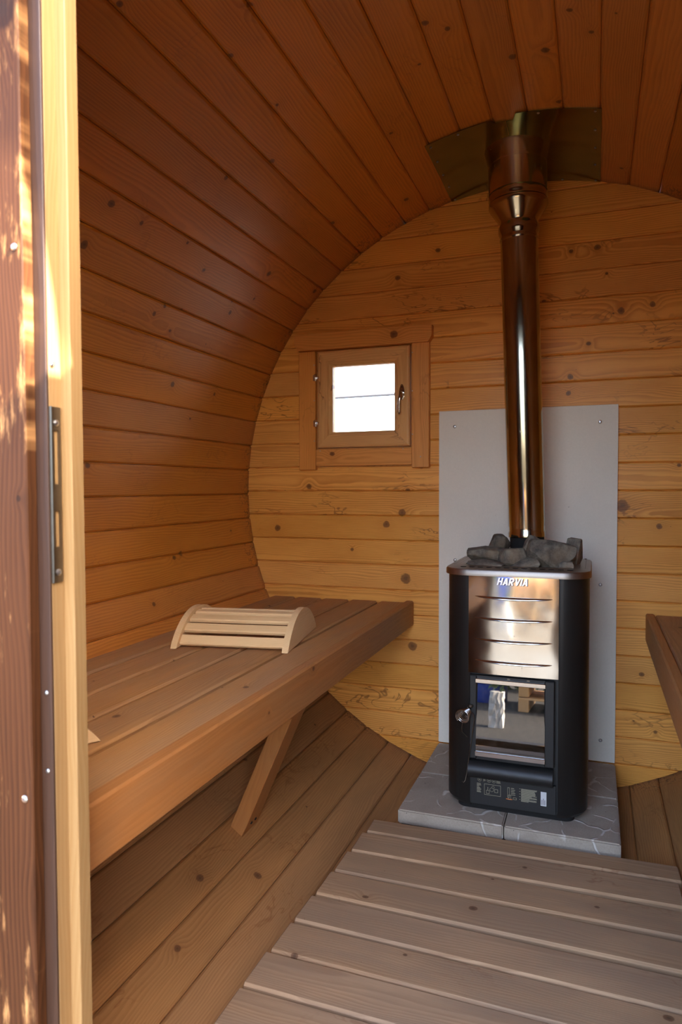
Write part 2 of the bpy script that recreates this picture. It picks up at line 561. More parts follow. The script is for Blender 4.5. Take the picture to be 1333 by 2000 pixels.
m_steel = steel('polished_steel_panel', lin(216, 220, 218), 0.07, lin(204, 194, 176), 0.16, 5.0)
m_pipe = steel('heat_tinted_flue', lin(176, 170, 154), 0.09, lin(144, 130, 106), 0.02, 4.0, 0.5)
m_collar = steel('flue_collar_steel', lin(196, 186, 160), 0.09, lin(160, 142, 110), 0.03, 4.0, 0.6)
m_plate = steel('ceiling_plate_steel', lin(142, 146, 96), 0.10, lin(120, 124, 74), 0.04, 5.0)
m_rim = plain('stained_steel_rim', lin(150, 138, 126), 0.40, 1.0, var=0.16, scale=26)


def mk_board():
    T = NT('grey_fibre_board')
    tc = T.n('ShaderNodeTexCoord').outputs['Object']
    n = T.noise(tc, 160.0, 4.0, 0.7)
    b = T.noise(tc, 3.0, 3.0)
    c = T.mix(n, lin(220, 212, 196), lin(234, 226, 210))
    c = T.mix(T.M('MULTIPLY', T.smooth(b, 0.4, 0.75), 0.25), c, lin(206, 194, 178))
    sp = T.smooth(T.noise(tc, 55.0, 1.0), 0.80, 0.84)
    c = T.mix(T.M('MULTIPLY', sp, 0.6), c, lin(90, 70, 56))
    return T.bsdf(c, 0.8, 0, 0.25, bump=n, bstr=0.1, bdist=0.001)


m_board = mk_board()


def mk_paver():
    T = NT('grey_concrete_paver')
    tc = T.n('ShaderNodeTexCoord').outputs['Object']
    rnd = T.n('ShaderNodeObjectInfo').outputs['Random']
    sp = T.n('ShaderNodeSeparateXYZ')
    T.t.links.new(tc, sp.inputs[0])
    w = T.n('ShaderNodeTexNoise')
    w.inputs['Scale'].default_value = 9.0
    T.t.links.new(tc, w.inputs['Vector'])
    wx = T.n('ShaderNodeSeparateColor')
    T.t.links.new(w.outputs['Color'], wx.inputs[0])
    v = T.vec(T.M('ADD', T.M('MULTIPLY_ADD', wx.outputs[0], 0.11, sp.outputs[0]), T.M('MULTIPLY', rnd, 9.0)),
              T.M('MULTIPLY_ADD', wx.outputs[1], 0.11, sp.outputs[1]), 0.0)
    vo = T.n('ShaderNodeTexVoronoi', feature='DISTANCE_TO_EDGE', voronoi_dimensions='2D')
    vo.inputs['Scale'].default_value = 9.0
    T.t.links.new(v, vo.inputs['Vector'])
    ridge = T.smooth(vo.outputs['Distance'], 0.05, 0.01)
    brk = T.smooth(T.noise(tc, 14.0, 2.0), 0.42, 0.56)
    ridge = T.M('MULTIPLY', ridge, brk)
    fine = T.noise(tc, 180.0, 4.0, 0.7)
    blot = T.noise(tc, 8.0, 4.0)
    c = T.mix(fine, lin(146, 132, 116), lin(184, 170, 152))
    c = T.mix(T.M('MULTIPLY', T.smooth(blot, 0.45, 0.75), 0.45), c, lin(128, 112, 98))
    c = T.mix(T.M('MULTIPLY', ridge, 0.6), c, lin(222, 214, 202))
    ch = T.smooth(T.noise(tc, 70.0, 2.0), 0.735, 0.75)
    c = T.mix(T.M('MULTIPLY', ch, 0.9), c, lin(30, 26, 24))
    h = T.M('ADD', T.M('MULTIPLY', ridge, 1.0), T.M('MULTIPLY', fine, 0.35))
    return T.bsdf(c, 0.75, 0, 0.35, bump=h, bstr=0.7, bdist=0.0025)


m_paver = mk_paver()


def mk_stone():
    T = NT('sauna_rock')
    tc = T.n('ShaderNodeTexCoord').outputs['Object']
    rnd = T.n('ShaderNodeObjectInfo').outputs['Random']
    n = T.noise(tc, 28.0, 6.0, 0.7)
    b = T.noise(tc, 9.0, 3.0)
    c = T.mix(T.smooth(n, 0.3, 0.7), lin(70, 66, 60), lin(132, 122, 106))
    c = T.mix(T.M('MULTIPLY', T.smooth(b, 0.5, 0.75), 0.6), c, lin(120, 92, 62))
    hs = T.n('ShaderNodeHueSaturation')
    T.put(hs.inputs['Value'], T.M('MULTIPLY_ADD', rnd, 0.6, 0.65))
    T.put(hs.inputs['Color'], c)
    return T.bsdf(hs.outputs[0], 0.8, 0, 0.3, bump=n, bstr=0.6, bdist=0.006)


m_stone = mk_stone()


def mk_glass(name, tint, dirt=0.0, base=0.04):
    T = NT(name)
    tc = T.n('ShaderNodeTexCoord').outputs['Object']
    tr = T.n('ShaderNodeBsdfTransparent')
    tr.inputs[0].default_value = tint
    gl = T.n('ShaderNodeBsdfGlossy')
    gl.inputs['Roughness'].default_value = 0.01
    fr = T.n('ShaderNodeFresnel')
    fr.inputs[0].default_value = 1.5
    mx = T.n('ShaderNodeMixShader')
    T.put(mx.inputs[0], T.M('ADD', fr.outputs[0], base, clamp=True))
    T.t.links.new(tr.outputs[0], mx.inputs[1])
    T.t.links.new(gl.outputs[0], mx.inputs[2])
    out = mx.outputs[0]
    if dirt:
        df = T.n('ShaderNodeBsdfDiffuse')
        df.inputs[0].default_value = lin(150, 138, 120)
        sp = T.n('ShaderNodeSeparateXYZ')
        T.t.links.new(tc, sp.inputs[0])
        n = T.noise(tc, 60.0, 5.0, 0.7)
        k = T.M('MULTIPLY', T.smooth(n, 0.3, 0.8), dirt)
        m2 = T.n('ShaderNodeMixShader')
        T.put(m2.inputs[0], k)
        T.t.links.new(out, m2.inputs[1])
        T.t.links.new(df.outputs[0], m2.inputs[2])
        out = m2.outputs[0]
    o = T.n('ShaderNodeOutputMaterial')
    T.t.links.new(out, o.inputs[0])
    return T.m


m_glass = mk_glass('window_glass', (0.97, 0.98, 0.97, 1))
m_fglass = mk_glass('sooty_stove_glass', (0.30, 0.27, 0.24, 1), dirt=0.16, base=0.09)


def mk_pave():
    T = NT('pale_paving')
    tc = T.n('ShaderNodeTexCoord').outputs['Object']
    n = T.noise(tc, 1.5, 6.0, 0.6)
    f = T.noise(tc, 60.0, 4.0, 0.7)
    c = T.mix(n, lin(54, 51, 47), lin(66, 62, 57))
    c = T.mix(T.M('MULTIPLY', f, 0.3), c, lin(44, 41, 37))
    return T.bsdf(c, 0.9, 0, 0.2, bump=f, bstr=0.3)


m_pave = mk_pave()
m_leaf = plain('leaf_green', lin(86, 104, 56), 0.6, var=0.3, scale=12)
m_blue = plain('blue_plastic', lin(38, 66, 150), 0.45, var=0.08)
m_pallet = wood('pallet_wood', lin(206, 160, 104), lin(150, 104, 60), lin(80, 50, 30), rough=0.7, knots=0.2)
m_wstone = plain('white_limestone', lin(206, 200, 190), 0.85, var=0.2, scale=9, bump=0.6)

# ------------------------------------------------------------------ barrel
RB = 1.10
ZC = 1.10
YB = 2.60          # back wall face
NST = 69
STEP = 2 * math.pi / NST
A0 = R_(81.45)     # a joint between two staves lies at this angle
YF = 0.446          # staves run out past the front wall as an eave
YE = 2.655


def stave_mesh(L):
    h = RB * math.tan(STEP / 2)
    g = 0.0060
    t = 0.040
    ho = (RB + t) * math.tan(STEP / 2)
    hg = (RB + g) * math.tan(STEP / 2)
    sec = [(-h + g, 0), (h - g, 0), (h - g * 0.15, g * 0.62), (hg, g * 1.2), (ho, t), (-ho, t), (-hg, g * 1.2), (-h + g * 0.15, g * 0.62)]
    bm = B()
    rings = []
    for x in (-L / 2, L / 2):
        rings.append([bm.verts.new((x, y, z)) for y, z in sec])
    a, b = rings
    n = len(sec)
    for i in range(n):
        bm.faces.new((a[i], b[i], b[(i + 1) % n], a[(i + 1) % n]))
    bm.faces.new(a)
    bm.faces.new(b[::-1])
    bmesh.ops.recalc_face_normals(bm, faces=bm.faces)
    me = bpy.data.meshes.new('stave')
    bm.to_mesh(me)
    bm.free()
    return me


def shell(name, a_from, a_to):  # unseen backing behind the staves, added to stop light leaking through joints
    bm = B()
    n = max(2, int((a_to - a_from) / STEP * 1) + 1)
    r0, r1 = RB + 0.043, RB + 0.060
    rows = []
    for i in range(n + 1):
        a = a_from + (a_to - a_from) * i / n
        c, s = math.cos(a), math.sin(a)
        rows.append([bm.verts.new((r * c, y, ZC + r * s)) for r, y in ((r0, YF), (r1, YF), (r1, YE), (r0, YE))])
    for p, q in zip(rows, rows[1:]):
        for k in range(4):
            bm.faces.new((p[k], p[(k + 1) % 4], q[(k + 1) % 4], q[k]))
    bm.faces.new(rows[0])
    bm.faces.new(rows[-1][::-1])
    o = obj(name, bm, m_outer)
    tag(o, kind='structure')
    return o


STAVE = {m.name: None for m in (m_stave, m_floor)}
for mt in (m_stave, m_floor):
    me = stave_mesh(YE - YF)
    me.materials.append(mt)
    STAVE[mt.name] = me
# joints by index: groups of staves between joint i and j
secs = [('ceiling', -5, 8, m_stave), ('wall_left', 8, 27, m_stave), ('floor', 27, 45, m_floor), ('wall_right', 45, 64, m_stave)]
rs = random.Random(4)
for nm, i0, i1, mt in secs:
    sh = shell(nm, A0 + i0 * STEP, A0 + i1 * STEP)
    for k in range(i0, i1):
        a = A0 + (k + 0.5) * STEP
        rad = Vector((math.cos(a), 0, math.sin(a)))
        jit = rs.uniform(-0.0012, 0.0012)
        ctr = Vector((0, (YF + YE) / 2, ZC)) + rad * (RB + jit)
        x = Vector((0, 1, 0))
        z = rad
        o = bpy.data.objects.new('stave', STAVE[mt.name])
        COL.objects.link(o)
        o.location = ctr
        o.rotation_euler = basis(x, z.cross(x), z).to_euler()
        o.parent = sh

# ------------------------------------------------------------------ end walls
GZ0, GP = 2.1595, 0.0962


def chord(z):
    v = (RB + 0.006) ** 2 - (z - ZC) ** 2
    return math.sqrt(v) if v > 0 else 0.02


def end_wall(name, yface, ny, thick, hole, mat):
    """horizontal planks trimmed to the barrel; ny = -1 when the show face looks to -Y"""
    root = empty(name, (0, yface, 0))
    tag(root, kind='structure')
    hx0, hx1, hz0, hz1 = hole
    for k in range(-1, 23):
        zt, zb = GZ0 - GP * k, GZ0 - GP * (k + 1)
        zt = min(zt, ZC + RB + 0.004)
        zb = max(zb, ZC - RB - 0.004)
        ct, cb = chord(zt), chord(zb)
        zm = (zt + zb) / 2
        pieces = [((-ct, ct), (-cb, cb))]
        if hz0 - 0.002 < zm < hz1 + 0.002:
            pieces = [((-ct, hx0), (-cb, hx0)), ((hx1, ct), (hx1, cb))]
        for (t0, t1), (b0, b1) in pieces:
            cx = (t0 + t1 + b0 + b1) / 4
            g = 0.0046
            # local: X along the board, Y up, Z out of the wall towards the show face
            def row(h, d):
                f = (h - (zb - zm)) / (zt - zb)
                return (b0 + (t0 - b0) * f - cx, b1 + (t1 - b1) * f - cx, h, d)
            hh = (zt - zb) / 2
            sec = [(-hh + g, 0), (hh - g, 0), (hh - g * 0.3, -g * 0.6), (hh, -g * 1.3), (hh, -thick), (-hh, -thick), (-hh, -g * 1.3), (-hh + g * 0.3, -g * 0.6)]
            bm = B()
            A, C = [], []
            for h, d in sec:
                xa, xb, _, _ = row(h, d)
                A.append(bm.verts.new((xa, h, d)))
                C.append(bm.verts.new((xb, h, d)))
            n = len(sec)
            for i in range(n):
                bm.faces.new((A[i], C[i], C[(i + 1) % n], A[(i + 1) % n]))
            bm.faces.new(A)
            bm.faces.new(C[::-1])
            z = Vector((0, ny, 0))
            y = Vector((0, 0, 1))
            x = y.cross(z)
            if ny > 0:      # keep local X pointing along the board either way
                for v in bm.verts:
                    v.co.x = -v.co.x
            obj('plank', bm, mat, root, (cx, yface + ny * rs.uniform(-0.0008, 0.0008), zm), basis(x, y, z))
    return root


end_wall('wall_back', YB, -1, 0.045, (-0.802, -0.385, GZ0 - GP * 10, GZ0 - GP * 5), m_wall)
end_wall('wall_front', 0.70, 1, 0.040, (-0.372, 0.382, 0.10, GZ0 - GP * 3), m_front)

# ------------------------------------------------------------------ doorway
dr = empty('door_1', (0, 0.66, 0.15))
tag(dr, kind='structure')
DX0, DX1, DZ0, DZ1 = -0.336, 0.348, 0.14, 1.86


def vboard(name, parent, x0, x1, y0, y1, z0, z1, mat, c=0.0015, axis='Z', face='-Y'):
    """upright board whose grain runs along its length"""
    L, = (z1 - z0,)
    if axis == 'Z':
        if face == '-Y':
            return board(name, parent, ((x0 + x1) / 2, y0, (z0 + z1) / 2), (0, 0, 1), (0, -1, 0), z1 - z0, x1 - x0, y1 - y0, mat, c)
        return board(name, parent, (x1, (y0 + y1) / 2, (z0 + z1) / 2), (0, 0, 1), (1, 0, 0), z1 - z0, y1 - y0, x1 - x0, mat, c)
    return board(name, parent, ((x0 + x1) / 2, y0, (z0 + z1) / 2), (1, 0, 0), (0, -1, 0), x1 - x0, z1 - z0, y1 - y0, mat, c)


# left side: inner stop, rebated jamb with the strike plate, dark edge and dark casing board
vboard('door_stop', dr, -0.372, -0.336, 0.679, 0.700, DZ0, DZ1, m_jamb, 0.001)
jl = vboard('jamb', dr, -0.372, -0.3505, 0.6585, 0.6795, DZ0, DZ1, m_jamb, 0.0008)
vboard('edge_strip', dr, -0.392, -0.3505, 0.6550, 0.6590, DZ0, DZ1 + 0.03, m_dark2, 0.0006)
vboard('casing_board', dr, -0.520, -0.3665, 0.6385, 0.6552, DZ0 - 0.05, DZ1 + 0.05, m_dark, 0.0015)
# right side and head, the mirror of the left
vboard('door_stop', dr, 0.348, 0.384, 0.679, 0.700, DZ0, DZ1, m_jamb, 0.001)
vboard('jamb', dr, 0.3625, 0.384, 0.655, 0.6795, DZ0, DZ1, m_jamb, 0.001)
vboard('casing_board', dr, 0.3785, 0.532, 0.625, 0.6552, DZ0 - 0.05, DZ1 + 0.05, m_dark, 0.002)
vboard('head_jamb', dr, -0.372, 0.384, 0.655, 0.700, DZ1, DZ1 + 0.03, m_jamb, 0.001, axis='X')
vboard('head_casing', dr, -0.520, 0.532, 0.630, 0.6552, DZ1 + 0.05, DZ1 + 0.18, m_dark, 0.002, axis='X')
vboard('threshold', dr, -0.372, 0.384, 0.640, 0.705, 0.085, DZ0, m_jamb, 0.002, axis='X')
# strike plate with two slots
xf = -0.3505
sp_ = B()
ZP0, ZP1, YP0, YP1 = 1.002, 1.212, 0.6595, 0.6755
cuts = [(1.045, 1.090), (1.118, 1.182)]
zs = [ZP0, 1.045, 1.088, 1.120, 1.184, ZP1]
for i in range(5):
    if i in (1, 3):
        add_box(sp_, xf, xf + 0.0018, YP0, YP0 + 0.005, zs[i], zs[i + 1])
        add_box(sp_, xf, xf + 0.0018, YP1 - 0.004, YP1, zs[i], zs[i + 1])
    else:
        add_box(sp_, xf, xf + 0.0018, YP0, YP1, zs[i], zs[i + 1])
add_box(sp_, xf - 0.001, xf + 0.004, YP0 - 0.0015, YP0, ZP0, ZP1)
spo = obj('strike_plate', sp_, m_lock, dr)
for z in (1.193, 1.014):
    screw(spo, (xf + 0.002, 0.6675, z), (1, 0, 0), m_screw, 0.0042, sub=True)
for z in (1.262,):
    screw(dr, (xf + 0.0004, 0.6640, z), (1, 0, 0), m_screw, 0.0035)
for z in (1.395, 0.745):
    screw(dr, (-0.3780, 0.6383, z), (0, -1, 0), m_screw, 0.0045)
for z in (0.775, 0.87):
    screw(dr, (-0.3585, 0.6548, z), (0, -1, 0), m_screw, 0.003)

# open door leaf, swung out to the right of the opening
dl = empty('door_2', (0.385, 0.62, 0.15))
tag(dl, kind='structure')
for i in range(7):
    y1 = 0.605 - i * 0.098
    vboard('leaf_board', dl, 0.392, 0.422, y1 - 0.097, y1, 0.16, 1.85, m_dark, 0.002, face='+X')
for z in (0.4, 1.6):
    vb = board('leaf_batten', dl, (0.4235, 0.265, z), (0, 1, 0), (1, 0, 0), 0.64, 0.09, 0.022, m_dark)
    vb.location.x = 0.444

# ------------------------------------------------------------------ window
wd = empty('window_1', (-0.595, YB, 1.46))
tag(wd, kind='structure')
yf = 2.577
# casing boards (each its own board)
vboard('casing_board', wd, -0.860, -0.789, yf, YB - 0.0012, 1.186, 1.655, m_trim, 0.002)
vboard('casing_board', wd, -0.395, -0.328, yf - 0.004, YB - 0.0012, 1.190, 1.657, m_trim, 0.002)
vboard('apron_board', wd, -0.788, -0.396, yf + 0.002, YB - 0.0012, 1.200, 1.266, m_trim, 0.002, axis='X')
hb = B()
x0, x1, z0, z1, k = -0.873, -0.316, 1.657, 1.7215, 0.014
pts = [(x0 + k, z0), (x1 - k, z0), (x1 - 0.003, z0 + k * 1.2), (x1, z0 + k * 1.8), (x1, z1 - 0.003), (x1 - 0.003, z1), (x0 + 0.003, z1), (x0, z1 - 0.003), (x0, z0 + k * 1.8), (x0 + 0.003, z0 + k * 1.2)]
cxh, czh = (x0 + x1) / 2, (z0 + z1) / 2
add_prism(hb, [(a - cxh, b - czh) for a, b in pts], 0.0, 0.036, 'Z')
obj('head_board', hb, m_headboard, wd, (cxh, YB - 0.0012, czh), basis((1, 0, 0), (0, 0, 1), (0, -1, 0)))
# lining of the opening
for nm, x0, x1, z0, z1, ax in (('lining', -0.808, -0.783, 1.185, 1.685, 'Z'), ('lining', -0.404, -0.379, 1.185, 1.685, 'Z')):
    vboard(nm, wd, x0, x1, 2.602, 2.70, z0, z1, m_sash)
for z0, z1 in ((1.185, 1.272), (1.654, 1.685)):
    vboard('lining', wd, -0.783, -0.404, 2.602, 2.70, z0, z1, m_sash, axis='X')
# sash: four mitred rails with a moulded edge
OX0, OX1, OZ0, OZ1 = -0.7815, -0.4050, 1.2725, 1.6535
prof = [(0.0, 0.040), (0.0, 0.006), (0.004, 0.002), (0.010, 0.0), (0.045, 0.0), (0.047, 0.003), (0.050, 0.003), (0.0615, 0.012), (0.0615, 0.040)]
YS = 2.5785


def rail(p, q, inn):
    """rail from corner p to corner q (x, z); inn = inward unit (x, z)"""
    p, q = Vector((p[0], 0, p[1])), Vector((q[0], 0, q[1]))
    d = (q - p).normalized()
    L = (q - p).length
    i3 = Vector((inn[0], 0, inn[1]))
    bm = B()
    A, C = [], []
    for w, dep in prof:
        A.append(bm.verts.new((-L / 2 + w, w, -dep)))
        C.append(bm.verts.new((L / 2 - w, w, -dep)))
    n = len(prof)
    for i in range(n):
        bm.faces.new((A[i], C[i], C[(i + 1) % n], A[(i + 1) % n]))
    bm.faces.new(A)
    bm.faces.new(C[::-1])
    z = Vector((0, -1, 0))
    x = d
    y = i3
    if x.cross(y).dot(z) < 0:
        for v in bm.verts:
            v.co.x = -v.co.x
        x = -x
    mid = (p + q) / 2
    return obj('sash_rail', bm, m_sash, wd, (mid.x, YS, mid.z), basis(x, y, z))


cr = [(OX0, OZ0), (OX1, OZ0), (OX1, OZ1), (OX0, OZ1)]
for i, inn in enumerate(((0, 1), (-1, 0), (0, -1), (1, 0))):
    rail(cr[i], cr[(i + 1) % 4], inn)
obj('pane', box(-0.722, -0.464, 2.600, 2.604, 1.332, 1.594), m_glass, wd)
# hinges
for z in (1.5495, 1.369):
    hg = obj('hinge', box(-0.7975, -0.785, yf - 0.003, yf, z - 0.012, z + 0.012, 0.0008), m_chrome, wd)
    bm = add_lathe(B(), [(0.0045, -0.014), (0.0052, -0.013), (0.0052, 0.013), (0.0045, 0.014)], 14, (-0.786, yf - 0.005, z))
    child('knuckle', bm, m_chrome, hg, smooth=True)
    bm = box(-0.783, -0.772, yf - 0.004, yf + 0.0012, z - 0.007, z + 0.005, 0.0012)
    child('leaf', bm, m_chrome, hg)
# handle
bm = B()
N = 20
pts = [(0.0105 * math.cos(a) * (1.0 - 0.12 * math.sin(a)), 0.030 * math.sin(a)) for a in [2 * math.pi * i / N for i in range(N)]]
add_prism(bm, [(-0.4335 + a, 1.476 + b) for a, b in pts], YS - 0.005, YS - 0.0002, 'Y')
bmesh.ops.bevel(bm, geom=[e for e in bm.edges if all(abs(v.co.y - (YS - 0.005)) < 1e-6 for v in e.verts)], offset=0.002, segments=2, affect='EDGES')
hp = obj('window_handle', bm, m_chrome, wd, smooth=True)
bm = B()
path = [Vector((-0.4335, YS - 0.004, 1.474)), Vector((-0.4335, YS - 0.020, 1.474)), Vector((-0.4345, YS - 0.024, 1.462)),
        Vector((-0.4385, YS - 0.024, 1.440)), Vector((-0.4405, YS - 0.022, 1.415)), Vector((-0.4400, YS - 0.020, 1.398)), Vector((-0.4395, YS - 0.019, 1.393))]
rads = [0.006, 0.006, 0.0065, 0.0062, 0.0068, 0.0058, 0.002]
prev = None
for i, (p, r) in enumerate(zip(path, rads)):
    t = (path[min(i + 1, 6)] - path[max(0, i - 1)]).normalized()
    u = Vector((1, 0, 0))
    w = t.cross(u).normalized()
    ring = [bm.verts.new(p + (u * math.cos(k * math.pi / 5) * r + w * math.sin(k * math.pi / 5) * r * 0.75)) for k in range(10)]
    if prev:
        for k in range(10):
            bm.faces.new((prev[k], prev[(k + 1) % 10], ring[(k + 1) % 10], ring[k]))
    else:
        bm.faces.new(ring[::-1])
    prev = ring
bm.faces.new(prev)
child('lever', bm, m_chrome, hp, smooth=True, angle=60)
screw(hp, (-0.4335, YS - 0.0052, 1.495), (0, -1, 0), m_soot_black, 0.0028, sub=True)
for x, z in ((-0.396 + 0.004, 1.622), (-0.392, 1.478), (-0.391, 1.315), (-0.793, 1.46), (-0.793, 1.60), (-0.793, 1.30), (-0.77, 1.26), (-0.43, 1.262), (-0.36, 1.23)):
    screw(wd, (x, yf - 0.0045 if x > -0.4 else yf - 0.0005 if x < -0.78 else yf + 0.0015, z), (0, -1, 0), m_screw, 0.0022)

# ------------------------------------------------------------------ benches
def bench(name, side, xs, xf0, xf1, y0, y1, ztop, zf, label, braces):
    """slats between the given x edges, a fascia board on the aisle side and braces down to the staves"""
    root = empty(name, ((xs[0][0] + xf1) / 2, (y0 + y1) / 2, ztop - 0.2))
    tag(root, label, 'bench')
    r = random.Random(7)
    for a, b in xs:
        e = r.uniform(0, 0.006)
        board('slat', root, ((a + b) / 2, (y0 + y1) / 2 - e / 2, ztop + r.uniform(-0.001, 0.001)), (0, 1, 0), (0, 0, 1),
              y1 - y0 - e - 0.004, abs(b - a), 0.028, m_bench, 0.005)
    fx = max(xf0, xf1) if side < 0 else min(xf0, xf1)
    board('fascia', root, (fx, (y0 + y1) / 2, zf - 0.0475), (0, 1, 0), (-side, 0, 0), y1 - y0 - 0.002, 0.095, abs(xf1 - xf0), m_fascia, 0.004)
    for y in (y0 + 0.12, (y0 + y1) / 2 - 0.02, y1 - 0.1):
        xa = min(xs[0][0], xs[-1][1])
        xb = max(xs[0][0], xs[-1][1])
        board('bearer', root, ((xa + xb) / 2 - side * 0.0, y, ztop - 0.030), (1, 0, 0), (0, 0, 1), xb - xa - 0.06, 0.045, 0.045, m_fascia, 0.002)
    for p, q, w, t in braces:
        p, q = Vector(p), Vector(q)
        d = (q - p).normalized()
        yv = Vector((0, 1, 0))
        n = d.cross(yv)
        if n.z < 0:
            n = -n
        mid = (p + q) / 2
        o = board('brace', root, mid + n * t / 2, d, n, (q - p).length, w, t, m_fascia, 0.002)
        for dy in (-0.012, 0.012):
            screw(root, p + d * 0.035 + n * -t / 2 + Vector((0, dy, 0)), -n, m_soot_black, 0.0045)
    return root


lx = [(-1.006, -0.988), (-0.979, -0.885), (-0.871, -0.768), (-0.756, -0.653), (-0.640, -0.536), (-0.522, -0.4245)]
bench('sauna_bench', -1, lx[1:], -0.4215, -0.391, 0.715, 2.590, 0.672, 0.679,
      'long wooden bench under the window with the slatted headrest lying on it',
      [((-0.637, 1.660, 0.190), (-0.452, 1.660, 0.610), 0.088, 0.042)])
rx = [(0.9835, 0.886), (0.872, 0.772), (0.760, 0.657), (0.644, 0.560), (0.548, 0.4565)]
bench('sauna_bench', 1, rx, 0.4535, 0.427, 0.715, 2.590, 0.675, 0.679,
      'wooden bench at the right edge of the photo beyond the stove, only its corner showing',
      [((0.637, 1.660, 0.190), (0.480, 1.660, 0.610), 0.088, 0.042)])

# ------------------------------------------------------------------ headrest
def headrest(loc, udir, wdir, scale, label):
    """udir: along the arched end panels; wdir: along the slats (both in plan)"""
    u, w = Vector((*udir, 0)).normalized(), Vector((*wdir, 0)).normalized()
    ang = math.atan2(w.y, w.x)
    flip = 1 if Vector((-w.y, w.x, 0)).dot(u) > 0 else -1
    root = empty('headrest', loc, ang, local=True)
    root.scale = (scale,) * 3
    tag(root, label, 'headrest', 'slatted headrests on the left bench')
    Rr, hc, H, Wt = 0.2177, 0.177, 0.091, 0.335
    zc = H - Rr
    for x in (-Wt / 2, Wt / 2 - 0.018):
        pts = []
        n = 22
        am = math.asin(hc / Rr)
        for i in range(n + 1):
            a = -am + 2 * am * i / n
            pts.append((Rr * math.sin(a) * flip, zc + Rr * math.cos(a)))
        pts[0] = (pts[0][0], 0.0)
        pts[-1] = (pts[-1][0], 0.0)
        bm = add_prism(B(), [(p[0], p[1]) for p in pts], -0.009, 0.009, 'Z')
        bmesh.ops.bevel(bm, geom=[e for e in bm.edges if abs(e.verts[0].co.z - e.verts[1].co.z) < 1e-6], offset=0.0015, segments=1, affect='EDGES')
        # prism local: X along the panel, Y up, Z through its thickness
        obj('end_panel', bm, m_head, root, (x + 0.009, 0, 0), basis((0, 1, 0), (0, 0, 1), (1, 0, 0)))
    ns = 8
    for i in range(ns):
        a = (-0.775 + 1.55 * i / (ns - 1))
        r = Rr - 0.009
        nrm = Vector((0, math.sin(a) * flip, math.cos(a)))
        p = Vector((0, r * math.sin(a) * flip, zc + r * math.cos(a)))
        x = Vector((1, 0, 0))
        obj('slat', plank_bm(Wt - 0.036, 0.031, 0.013, 0.003), m_head, root, p, basis(x, nrm.cross(x), nrm))
    return root


zb = 0.6735
u = Vector((-0.026, 0.352))
w = Vector((0.315, 0.053))
ctr = Vector((-0.845, 1.621)) + u / 2 + Vector((0.315, 0.053)) / 2
headrest((ctr.x, ctr.y, zb), u, w, 1.0, 'pale wooden slatted headrest lying whole on the left bench')
tip = Vector((-0.552, 0.985))
u2 = Vector((-0.6, -0.8))
w2 = Vector((-0.8, 0.6))
c2 = tip + u2 * 0.168 + w2 * 0.155
headrest((c2.x, c2.y, zb), u2, w2, 0.95, 'second pale headrest, only its foot peeking out from behind the door jamb')

# ------------------------------------------------------------------ duckboard floor
db = empty('duckboard', (0.045, 1.45, 0.06))
tag(db, 'weathered greyish slatted wooden floor board in front of the stove', 'duckboard')
ends = [(-0.357, 1.966, 1.886, 0.474, 1.905), (-0.365, 1.880, 1.773, 0.468, 1.789), (-0.373, 1.768, 1.664, 0.466, 1.669), (-0.379, 1.656, 1.551, 0.466, 1.545),
        (-0.387, 1.545, 1.440, 0.464, 1.426), (-0.392, 1.432, 1.324, 0.462, 1.315), (-0.399, 1.318, 1.212, 0.460, 1.205), (-0.402, 1.206, 1.100, 0.458, 1.095),
        (-0.404, 1.094, 0.988, 0.456, 0.985), (-0.402, 0.982, 0.876, 0.456, 0.874), (-0.404, 0.868, 0.764, 0.456, 0.762)]
rd = random.Random(11)
for xl, yb, yfr, xr, yfr2 in ends:
    wdt = yb - yfr
    d = Vector((xr - xl, yfr2 - yfr, 0)).normalized()
    mid = Vector(((xl + xr) / 2, (yfr + yfr2) / 2 + wdt / 2, 0.120 + rd.uniform(-0.0015, 0.0015)))
    board('slat', db, mid, d, (rd.uniform(-0.006, 0.006), rd.uniform(-0.004, 0.02), 1), xr - xl, wdt, 0.026, m_duck, 0.005)
for x in (-0.24, 0.30):
    board('runner', db, (x, 1.37, 0.093), (0, 1, 0), (0, 0, 1), 1.19, 0.045, 0.05, m_duck, 0.002)

# ------------------------------------------------------------------ hearth
hbs = obj('hearth_base', box(-0.285, 0.325, 2.012, 2.590, 0.050, 0.1005, 0.002), m_soot_black)
tag(hbs, 'dark base under the four grey stove pavers', 'base')
px = [(-0.292, 0.0195), (0.0225, 0.334)]
py = [(1.999, 2.2895), (2.2925, 2.582)]
lab = {(0, 0): 'front left grey paver with a chipped edge, beside the duckboard corner',
       (1, 0): 'front right grey paver under the right front of the stove',
       (0, 1): 'rear left grey paver against the back wall, left of the stove',
       (1, 1): 'rear right grey paver under the board, right of the stove'}
for i, (a, b) in enumerate(px):
    for j, (c, d) in enumerate(py):
        bm = box(a - (a + b) / 2, b - (a + b) / 2, c - (c + d) / 2, d - (c + d) / 2, -0.043, 0.0, 0.0)
        bmesh.ops.bevel(bm, geom=list(bm.edges), offset=0.004, segments=2, affect='EDGES')
        o = obj('paver', bm, m_paver, None, ((a + b) / 2, (c + d) / 2, 0.144), smooth=True, angle=50)
        tag(o, lab[(i, j)], 'paver', 'grey pavers under the stove')

# ------------------------------------------------------------------ heat shield board
hs = empty('heat_shield_board', (0.02, 2.585, 0.145))
tag(hs, 'tall pale grey fibre board screwed to the wall behind the stove', 'board')
obj('sheet', box(-0.292, 0.333, 2.5835, 2.5955, 0.1465, 1.398, 0.001), m_board, hs)
for x, z in ((-0.233, 1.339), (0.274, 1.339), (-0.231, 0.842), (0.280, 0.772), (0.285, 0.222)):
    screw(hs, (x, 2.5833, z), (0, -1, 0), m_screw, 0.0062)

